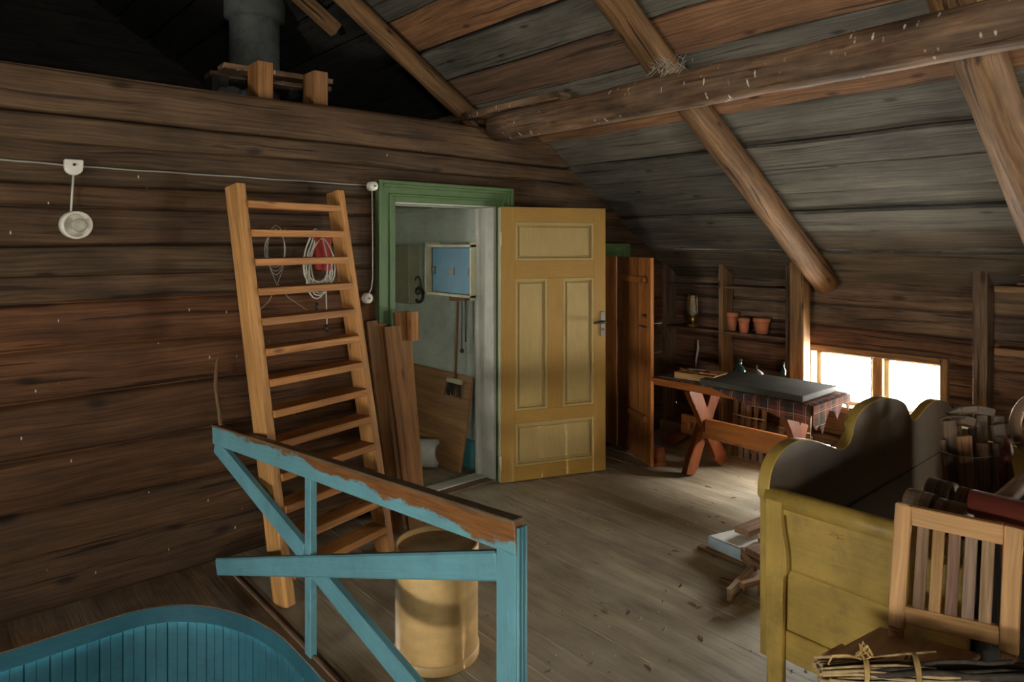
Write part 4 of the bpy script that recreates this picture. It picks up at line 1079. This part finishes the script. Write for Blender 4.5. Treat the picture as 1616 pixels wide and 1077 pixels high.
# slatted crates under the table
def crate(c, L, H, n, label, mats, dy=(0,-1,0)):
    t = thing('slatted_frame', label, 'frame', c); c = Vector(c)
    for k in range(n):
        y_ = -L/2 + L*k/(n-1); b = MB(); b.beam(c+Vector((.01*(k%2), y_, 0)), c+Vector((.05+.01*(k%2), y_+random.uniform(-.01,.01), H*random.uniform(.82,1))), .035, .014, up=(1,0,0), tint=mats[k % len(mats)]); b.build('slat', M['tinted'], t)
    for zz in (.12, .55): b = MB(); b.box(c+Vector((.045*zz+.03, 0, H*zz)), (.014, L+.03, .03), axis=1, tint=mats[0]); b.build('cross_rail', M['tinted'], t)
    b = MB(); b.tube([c+Vector((.02, -L/2-.02, H*.66)), c+Vector((.015, 0, H*.65)), c+Vector((.02, L/2+.02, H*.66))], .004, 5); b.build('string', M['whitecable'], t)
SG = (.30,.22,.15)
crate((4.66, 2.66, .0), .22, .47, 5, 'grey slatted frame tied with white string standing under the table', [SG, (.26,.17,.11), (.33,.26,.17)])
crate((4.68, 2.32, .0), .20, .42, 4, 'brown slatted frame under the table nearest the post', [(.24,.15,.09), SG])
# log ends under the shelf
for u_, v_, r_, lb in ((1069, 705, .035, 'small round log end lying under the left side of the table'), (1058, 712, .028, 'smaller dark log end beside the round log end under the table')):
    p = hit(u_, v_, X=4.6); tag(MB().tube([Vector((4.52, p.y, r_+.002)), Vector((4.78, p.y+.05, r_+.002))], r_, 14, .1, 5).build('log_piece', M['plank']), lb, 'log')

# ---------------------------------------------------------------- yellow bed
YB = 1.22
cont = [(1212,786),(1213,760),(1219,735),(1230,715),(1246,701),(1265,694),(1285,695),(1305,702),(1325,711),(1338,704),(1345,688),(1347,670),(1355,652),(1372,636),(1395,627),(1415,629),(1430,637),(1434,650),(1437,662),(1443,664),(1452,655),(1466,637),(1480,630),(1493,633),(1503,645),(1508,662)]
poly = [(hit(u, v, Y=YB).x, hit(u, v, Y=YB).z) for u, v in cont]
# smooth the contour
def chaik(P, n=1):
    for _ in range(n):
        Q = [P[0]]
        for a, c in zip(P, P[1:]): Q += [(a[0]*.75+c[0]*.25, a[1]*.75+c[1]*.25), (a[0]*.25+c[0]*.75, a[1]*.25+c[1]*.75)]
        P = Q + [P[-1]]
    return P
poly = chaik(poly, 2); xl, xr = poly[0][0], poly[-1][0]
t = thing('bed', 'yellow painted wooden box bed with scrolled headboard', 'bed', ((xl+xr)/2, YB-.4, 0))
b = MB(); b.prism(poly + [(xr, .12), (xl+.02, .12), (xl+.02, poly[0][1]-.02)], (0, YB+.02, 0), (1,0,0), (0,0,1), .045, vert_grain=False)
b.bm.normal_update()
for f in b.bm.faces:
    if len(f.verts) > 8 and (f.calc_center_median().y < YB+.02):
        for l in f.loops: l[b.tn] = (.19,.165,.30,1)   # the inner face gets a darker, browner tint
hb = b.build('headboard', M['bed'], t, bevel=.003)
b = MB(); zl = .50; b.box(((xl+xr)/2, YB-.004, zl), (xr-xl-.1, .006, .003)); b.build('panel_seam', M['darkwood'], hb)
XS = xl + .035
YE = .63
b = MB(); b.box((XS, YB-.012, .345), (.05, .05, .69), axis=2); 
b.build('leg', M['bed'], t, bevel=.004)
# wavy pilaster board on the corner
prof = [(0,.70),(0,.0),(.058,.0),(.060,.16),(.064,.40),(.066,.445),(.076,.452),(.078,.48),(.074,.54),(.062,.60),(.058,.64),(.060,.70)]
b = MB(); b.prism([(-x_, z_) for x_, z_ in chaik(prof, 1)], (XS-.034, YB+.004, 0), (0,1,0), (0,0,1), .026, vert_grain=True); b.build('pilaster', M['bed'], t, bevel=.002)
b = MB(); b.box((XS+.005, (YB+YE)/2-.03, .57), (.024, YB-YE-.03, .218), axis=1); b.box((XS+.003, (YB+YE)/2-.03, .462), (.020, YB-YE-.03, .010), axis=1); b.box((XS+.005, (YB+YE)/2-.03, .350), (.024, YB-YE-.03, .216), axis=1); b.box((XS+.000, (YB+YE)/2-.03, .19), (.030, YB-YE-.03, .104), axis=1)
b.build('side_board', M['bed'], t, bevel=.004)
b = MB(); b.tube([(XS-.012, YB+.01, .700), (XS-.012, (YB+YE)/2, .700), (XS-.012, YE, .700)], .034, 20); b.box((XS-.01, (YB+YE)/2, .665), (.04, YB-YE, .022), axis=1)
b.build('side_rail', M['bed'], t)
for xx in (xr-.05,):
    b = MB(); b.box((xx, YB-.05, .3), (.05, .1, .6), axis=2); b.build('leg', M['bed'], t)
    b = MB(); b.box((xx, (YB+YE)/2, .35), (.024, YB-YE-.06, .40), axis=1); b.build('side_board', M['bed'], t)

# brown scroll-topped end boards leaning beside it
def endboard(y, x0, col, label, th=.075, h=.80):
    t = thing('scroll_board', label, 'board', (x0+.3, y, 0))
    P = [(x0, .1), (x0, h-.03)] + [(x0+.055-.055*math.cos(a), h-.035+.045*math.sin(a)) for a in [PI*k/10 for k in range(0, 9)]] + [(x0+.13, h-.05), (x0+.19, h-.05)] + [(x0+.25-.06*math.cos(a), h-.045+.045*math.sin(a)) for a in [PI*k/10 for k in range(0, 10)]] + [(x0+.33, h-.16), (x0+.6, h-.3), (x0+.6, .1)]
    b = MB(); b.prism(P, (0, y, 0), (1,0,0), (0,0,1), th, tint=col, vert_grain=True); b.build('panel', M['tinted'], t, bevel=.004)
    for xx in (x0+.04, x0+.55): b = MB(); b.box((xx, y, .05), (.05, th*.8, .10), axis=2, tint=col); b.build('leg', M['tinted'], t)
endboard(.775, 2.36, (.24,.165,.105), 'brown scroll-topped end board, the one nearer the yellow headboard')
endboard(.680, 2.34, (.22,.125,.085), 'reddish brown scroll-topped end board next to the red bed')

# red bed
t = thing('bed', 'dark red painted box bed at the right edge behind the slatted chair', 'bed', (3.0, .2, 0))
xr0, yr0 = 2.33, .60
b = MB(); b.tube([(xr0, yr0+.015, .845), (xr0, .1, .845), (xr0, -.5, .845)], .036, 18); b.box((xr0+.005, .05, .80), (.045, 1.1, .03), axis=1); b.build('side_rail', M['red'], t)
b = MB(); b.box((xr0+.005, .05, .725), (.03, 1.1, .09), axis=1); b.build('side_board', M['red'], t, bevel=.003)
b = MB(); b.box((xr0+.03, .05, .40), (.02, 1.1, .56), axis=1); b.build('lower_panel', M['darkwood'], t)
b = MB(); b.box((3.2, yr0-.01, .40), (1.75, .03, .70), axis=0, tint=(.5,.5,.5)); b.build('end_board', M['darkwood'], t)
b = MB(); b.tube([(xr0+.03, yr0-.01, .80), (3.2, yr0-.01, .795), (4.1, yr0-.01, .79)], .026, 14, tint=(1,1,1)); b.build('end_rail', M['purlin'], t)
for yy in (yr0-.03, -.45): b = MB(); b.box((xr0+.01, yy, .40), (.055, .06, .80), axis=2, tint=(.6,.6,.6)); b.build('leg', M['darkwood'], t)
for yy in (yr0-.03,): b = MB(); b.box((4.0, yy, .38), (.055, .06, .76), axis=2); b.build('leg', M['red'], t)
b = MB(); b.box((3.2, .05, .14), (1.7, 1.0, .03), axis=1); b.build('bed_bottom', M['darkwood'], t)
# stacked slatted frames between the beds
def slatpt(u, v, T=2.95): return hit(u, v, T=T)
t = thing('slatted_frame', 'old grey and orange slatted chair back bound with wire between the beds', 'frame', (3.38, .93, 0))
for u0_, v0_, u1_, wpx, T_, tn in ((1497,664,1507,20,2.95,(.30,.20,.13)),(1521,688,1527,22,2.90,(.42,.21,.10)),(1551,700,1553,16,2.90,(.34,.20,.11)),(1548,655,1550,18,3.05,(.26,.19,.13)),(1511,672,1514,10,3.0,(.22,.15,.10)),(1487,694,1494,6,2.92,(.36,.22,.13)),(1563,700,1564,5,2.95,(.28,.2,.13)),(1536,676,1538,14,3.08,(.2,.14,.1))):
    P = hit(u1_, 770, T=T_); P2 = hit(u0_, v0_, T=T_); d = (P-P2).normalized(); k = (0 - P2.z)/d.z; Q = P2 + d*k
    b = MB(); b.beam(Q, P2, wpx*T_/1077, .018, up=(FW.x, FW.y, 0), tint=tn); b.build('slat', M['tinted'], t, bevel=.002)
for pts_, r_, tn in (([(1496,656),(1515,648),(1540,646),(1568,652)], 3.06, (.26,.2,.15)), ([(1484,666),(1500,662),(1520,662),(1537,667)], 3.0, (.32,.24,.17))):
    b = MB(); 
    for a, c in zip(pts_, pts_[1:]): b.beam(hit(*a, T=r_), hit(*c, T=r_), .025, .035, tint=tn)
    b.build('curved_rail', M['tinted'], t, bevel=.003)
b = MB(); b.tube([hit(1484,712,T=2.88), hit(1510,720,T=2.86), hit(1540,723,T=2.86), hit(1578,720,T=2.88)], .0016, 5); b.build('wire', M['cable'], t)
t = thing('slatted_frame', 'leaning grey slatted frame piece by the right edge beyond the red bed', 'frame', (3.5, .82, 0))
for u0_, v0_, u1_, wpx, T_, tn in ((1574,670,1592,20,2.95,(.27,.21,.15)),(1578,690,1583,8,2.92,(.3,.22,.15)),(1571,700,1574,7,2.9,(.33,.24,.16))):
    P = hit(u1_, 770, T=T_); P2 = hit(u0_, v0_, T=T_); d = (P-P2).normalized(); k = (0 - P2.z)/d.z; Q = P2 + d*k
    b = MB(); b.beam(Q, P2, wpx*T_/1077, .018, up=(FW.x, FW.y, 0), tint=tn); b.build('slat', M['tinted'], t, bevel=.002)
b = MB(); b.beam(hit(1566,664,T=3.0), hit(1583,664,T=3.0), .02, .04, tint=(.24,.18,.13)); b.beam(hit(1580,675,T=3.0), hit(1622,675,T=3.0), .02, .036, tint=(.27,.2,.15)); b.build('cross_rail', M['tinted'], t, bevel=.003)
c0, c1 = hit(1590, 700, T=2.8), hit(1584, 752, T=2.8)
d = (c1-c0); e = c0 + d*((0-c0.z)/d.z)
b = MB(); prof = [(.010,-.02),(.018,0),(.020,.025),(.012,.05),(.013,.06),(.022,.085),(.024,.11),(.014,.14),(.011,.16)]
L = (c0-e).length; b.lathe([(.014,0),(.014,L*.6)] + [(r_, L-.16+z_+.02) for r_, z_ in prof], e, 16, (c0-e).normalized())
tag(b.build('turned_leg', M['red']), 'dark red turned spindle leg standing against the grey slatted frame', 'spindle')
# wooden hoop at right edge
ctr = hit(1650, 672, T=2.9); pts = []
for k in range(25):
    a = 2*PI*k/24; pts.append(ctr + RT*(.13*math.cos(a)) + Vector((0,0,.13*math.sin(a))))
b = MB(); b.tube(pts, .018, 8, squash=1.3, caps=False)
t = thing('wheel', 'grey wooden spinning wheel rim cut off by the right edge', 'wheel', (ctr.x, ctr.y, 0))
b.build('rim', M['purlin'], t)
for k in range(6):
    a = PI*k/3; b = MB(); b.tube([ctr, ctr + RT*(.12*math.cos(a)) + Vector((0,0,.12*math.sin(a)))], .007, 6); b.build('spoke', M['purlin'], t)
for s in (-.05, .05): b = MB(); b.beam(Vector((ctr.x, ctr.y, 0))+FW*s*2, ctr+FW*s*.6, .03, .02, up=(FW.x, FW.y, 0)); b.build('support', M['purlin'], t)

# ---------------------------------------------------------------- slatted chair with bundle of sticks
SB = hit(1420, 972, T=2.02); 
def CH(u, v, T): return hit(u, v, T=T)
TL, TR = 2.02, 1.845
t = thing('chair', 'small pale pine chair with slatted back and plywood seat in the foreground', 'chair', (2.05, .68, 0))
Lt, Lb_ = CH(1427, 796, TL), CH(1414, 990, TL-.02)
Rt, Rb = CH(1600, 832, TR), CH(1592, 1030, TR-.02)
ac = (Rt-Lt).normalized()
def down(p, q):  # extend to the floor
    d = (q-p).normalized(); return p + d*(-p.z/d.z)
fn = Vector((ac.y, -ac.x, 0)); fn = fn if fn.dot(FW) < 0 else -fn     # chair front, towards the camera's left
for P, Q in ((Lt, Lb_), (Rt, Rb)):
    Q0 = Vector((Q.x, Q.y, 0)); b = MB(); b.beam(Q, P, .043, .026, up=tuple(fn)); b.build('back_stile', M['pine'], t, bevel=.003)
    b = MB(); b.beam(Vector((Q.x,Q.y,0))-fn*.03, Q+Vector((0,0,.0)), .036, .03, up=tuple(fn)); b.build('leg', M['pine'], t, bevel=.003)
def onback(s, r): return (Lt.lerp(Rt, s)).lerp(Lb_.lerp(Rb, s), r)
b = MB(); b.beam(onback(.08,.075), onback(.92,.075), .024, .054, up=(0,0,1)); b.build('top_rail', M['pine'], t, bevel=.003)
b = MB(); b.beam(onback(.08,.88), onback(.92,.88), .022, .050, up=(0,0,1)); b.build('lower_rail', M['pine'], t, bevel=.003)
for k, tn in enumerate(((.40,.25,.15),(.62,.36,.15),(.38,.22,.15),(.40,.27,.19),(.52,.33,.18))):
    s = .20 + .148*k; b = MB(); b.beam(onback(s,.84), onback(s,.12), .029, .014, up=tuple(fn), tint=tn); b.build('back_slat', M['tinted'], t, bevel=.002)
# seat
zS = .452
s1 = hit(1388, 989, Z=zS); s2 = hit(1548, 1032, Z=zS); s3 = hit(1308, 1031, Z=zS)
e = (s2-s1); f_ = (s3-s1).normalized(); depth = .33
quad = [s1, s2, s2 + f_*depth, s1 + f_*depth]
b = MB(); b.prism([(q.x, q.y) for q in quad], (0, 0, zS-.008), (1,0,0), (0,1,0), .016); b.build('seat', M['seat'], t, bevel=.003)
for q in (s2 + f_*(depth-.03) - e*.1, s1 + f_*(depth-.03) + e*.1):
    b = MB(); b.beam((q.x, q.y, 0), (q.x, q.y, zS-.016), .036, .036, up=(0,1,0)); b.build('leg', M['pine'], t, bevel=.003)
for a, c in ((quad[3], quad[2]), (quad[0], quad[3]), (quad[1], quad[2])):
    cc = sum(quad, Vector())/4; a2, c2 = a.lerp(cc, .12), c.lerp(cc, .12); b = MB(); b.beam((a2.x,a2.y,zS-.04),(c2.x,c2.y,zS-.04), .018, .045); b.build('seat_rail', M['pine'], t)
q = hit(1297, 1040, Z=zS-.02); b = MB(); b.tube([q, q + (s1-s3).normalized()*.10 ], .010, 10); b.build('peg', M['pine'], t)

# bundle of sticks lying on the seat
A0 = hit(1297, 1064, T=1.75); A1 = hit(1690, 1092, T=1.63)
A0.z = zS + .042; A1.z = zS + .080
t = thing('stick_bundle', 'bundle of thin dark sticks tied with straw lying on the chair seat', 'bundle', ((A0.x+A1.x)/2, (A0.y+A1.y)/2, zS))
random.seed(31); dirv = (A1-A0).normalized(); sx = Vector((0,0,1)).cross(dirv).normalized()
A0 = A0 - sx*0; 
for k in range(96):
    a = random.uniform(0, 2*PI); rr_ = math.sqrt(random.random()); r0 = .034*rr_; r1 = (.075)*rr_
    st = A0 + dirv*(random.uniform(-.015, .03) if k % 5 < 2 or k % 7 == 0 else random.uniform(.06, .16)); en = A0 + dirv*((A1-A0).length*random.uniform(.75, 1.05))
    o0 = sx*(math.cos(a)*r0*1.1) + Vector((0,0,math.sin(a)*r0)); o1 = sx*(math.cos(a)*r1) + Vector((0,0,math.sin(a)*r1))
    pts = []
    for i in range(7):
        q_ = i/6; p = st.lerp(en, q_) + o0.lerp(o1, q_**.8) + Vector((0,0,.003*math.sin(i*2+k))) + sx*.004*math.sin(i*1.7+k); p.z = max(p.z, zS+.006); pts.append(p)
    pale = (k % 5 < 2); r_ = random.uniform(.003, .0045) if pale else random.uniform(.005, .009)
    m_ = M['twig'] if pale else M['bark']
    if pale: pts = pts[:random.choice((3,4,5))]
    MB().tube(pts, [r_]*len(pts), 6, .3, k).build('stick', m_, t)
for f0, rb in ((.22, .041), (.47, .052)):
    cc = A0 + dirv*((A1-A0).length*f0*.82)
    cc.z += .004
    b = MB()
    for m_ in range(3):
        cN = cc + dirv*(.006*(m_-1)); b.tube([cN + sx*(math.cos(q)*(rb+.004)) + Vector((0,0,max(math.sin(q)*(rb+.004), zS+.004-cN.z))) + dirv*.012*math.sin(q+m_) for q in [2*PI*j/20 for j in range(21)]], .0032, 6, caps=False)
    if f0 < .3:
        top = cc + Vector((0,0,rb)) - sx*.0
        for m_ in range(7):
            a = m_*.9; b.tube([top, top + Vector((0,0,.012)) + dirv*(.02*math.cos(a)) - sx*(.01*math.sin(a)), top + Vector((0,0,.022+.004*m_)) + dirv*(.012*math.cos(a*2)) , top + Vector((0,0,.008+.006*(m_%3))) - dirv*(.022*math.cos(a))], .0028, 5)
        b.tube([top, top - dirv*.04 + Vector((0,0,.01)), top - dirv*.075 + Vector((0,0,.006)), top - dirv*.085 - Vector((0,0,.015)), top - dirv*.05 - Vector((0,0,.04))-sx*0], .003, 5)
    b.build('binding', M['straw'], t)

# ---------------------------------------------------------------- scrap timber on the floor in front of the bed
def gp(u, v, z=0): return hit(u, v, Z=z)
# flat grey-blue box with white sheet
a = gp(1102, 862, .02); 
p0_, p1_, p2_ = gp(1117, 846, .075), gp(1178, 872, .075), gp(1168, 834, .075)
ev = (p1_-p0_); ew = (p2_-p0_); 
quad = [p0_, p1_, p1_+ew, p0_+ew]
b = MB(); b.prism([(q.x,q.y) for q in quad], (0,0,.045), (1,0,0), (0,1,0), .058); t = tag(b.build('flat_box', M['foam'], bevel=.003), 'flat blue-grey box on the floor beside the bed post', 'box')
b = MB(); qq = [p0_+ev*.03+ew*.02, p1_-ev*.05+ew*.1, p1_+ew*.95, p0_+ew*.97+ev*.03]
b.prism([(q.x,q.y) for q in qq], (0,0,.0765), (1,0,0), (0,1,0), .003); tag(b.build('paper_sheet', M['paper']), 'white sheet lying on top of the flat blue-grey box', 'paper')
b = MB(); c1, c2 = gp(1104, 862, .012), gp(1178, 890, .012); b.beam(c1, c2, .045, .014); tag(b.build('scrap_wood', M['plank'], bevel=.002), 'thin brown batten sticking out below the flat blue-grey box', 'scrap')
def scrap(a, c, w_, h_, label, z, mat='tinted', tn=(.36,.22,.13), up=(0,0,1)):
    b = MB(); b.beam(a, c, w_, h_, tint=tn if mat == 'tinted' else (1,1,1), up=up); return tag(b.build('scrap_wood', M[mat], bevel=.002), label, 'scrap')
scrap(gp(1170,840,.115), gp(1232,815,.115), .085, .030, 'topmost scrap board of the floor pile, brown with a square end', 0, tn=(.38,.22,.13))
scrap(gp(1196,851,.095), gp(1235,855,.095), .04, .022, 'pale short stick under the topmost scrap board', 0, tn=(.5,.36,.24))
scrap(gp(1188,876,.10), gp(1235,862,.10), .10, .035, 'dark jagged scrap block in the middle of the pile', 0, tn=(.25,.14,.08))
scrap(gp(1173,873,.06), gp(1190,893,.06), .03, .06, 'small upright brown scrap at the corner of the flat box', 0, tn=(.36,.2,.1))
scrap(gp(1206,897,.075), gp(1236,880,.085), .16, .022, 'wide dark brown scrap board lying low in the pile', 0, tn=(.24,.14,.085))
scrap(gp(1150,940,.030), gp(1192,896,.030), .020, .060, 'pale plank offcut on edge pointing out of the pile', 0, tn=(.62,.46,.30))
scrap(gp(1170,925,.070), gp(1235,905,.070), .03, .024, 'brown rounded batten across the front of the pile', 0, tn=(.42,.22,.10))
scrap(gp(1137,914,.008), gp(1160,921,.008), .02, .014, 'small dark splinter of wood on the floor left of the pile', 0, tn=(.3,.17,.09))
for (u_, v_, lb) in ((1176, 938, 'first of the two thin pegs standing under the pile, left one'), (1197, 940, 'thin peg standing under the pile, right one')):
    p = gp(u_, v_, .0); b = MB(); b.tube([p, p+Vector((0,0,.06))], .006, 8, tint=(.3,.19,.12)); tag(b.build('peg', M['tinted']), lb, 'peg')

# drop helper properties
for o in bpy.data.objects:
    if '_w' in o: del o['_w']
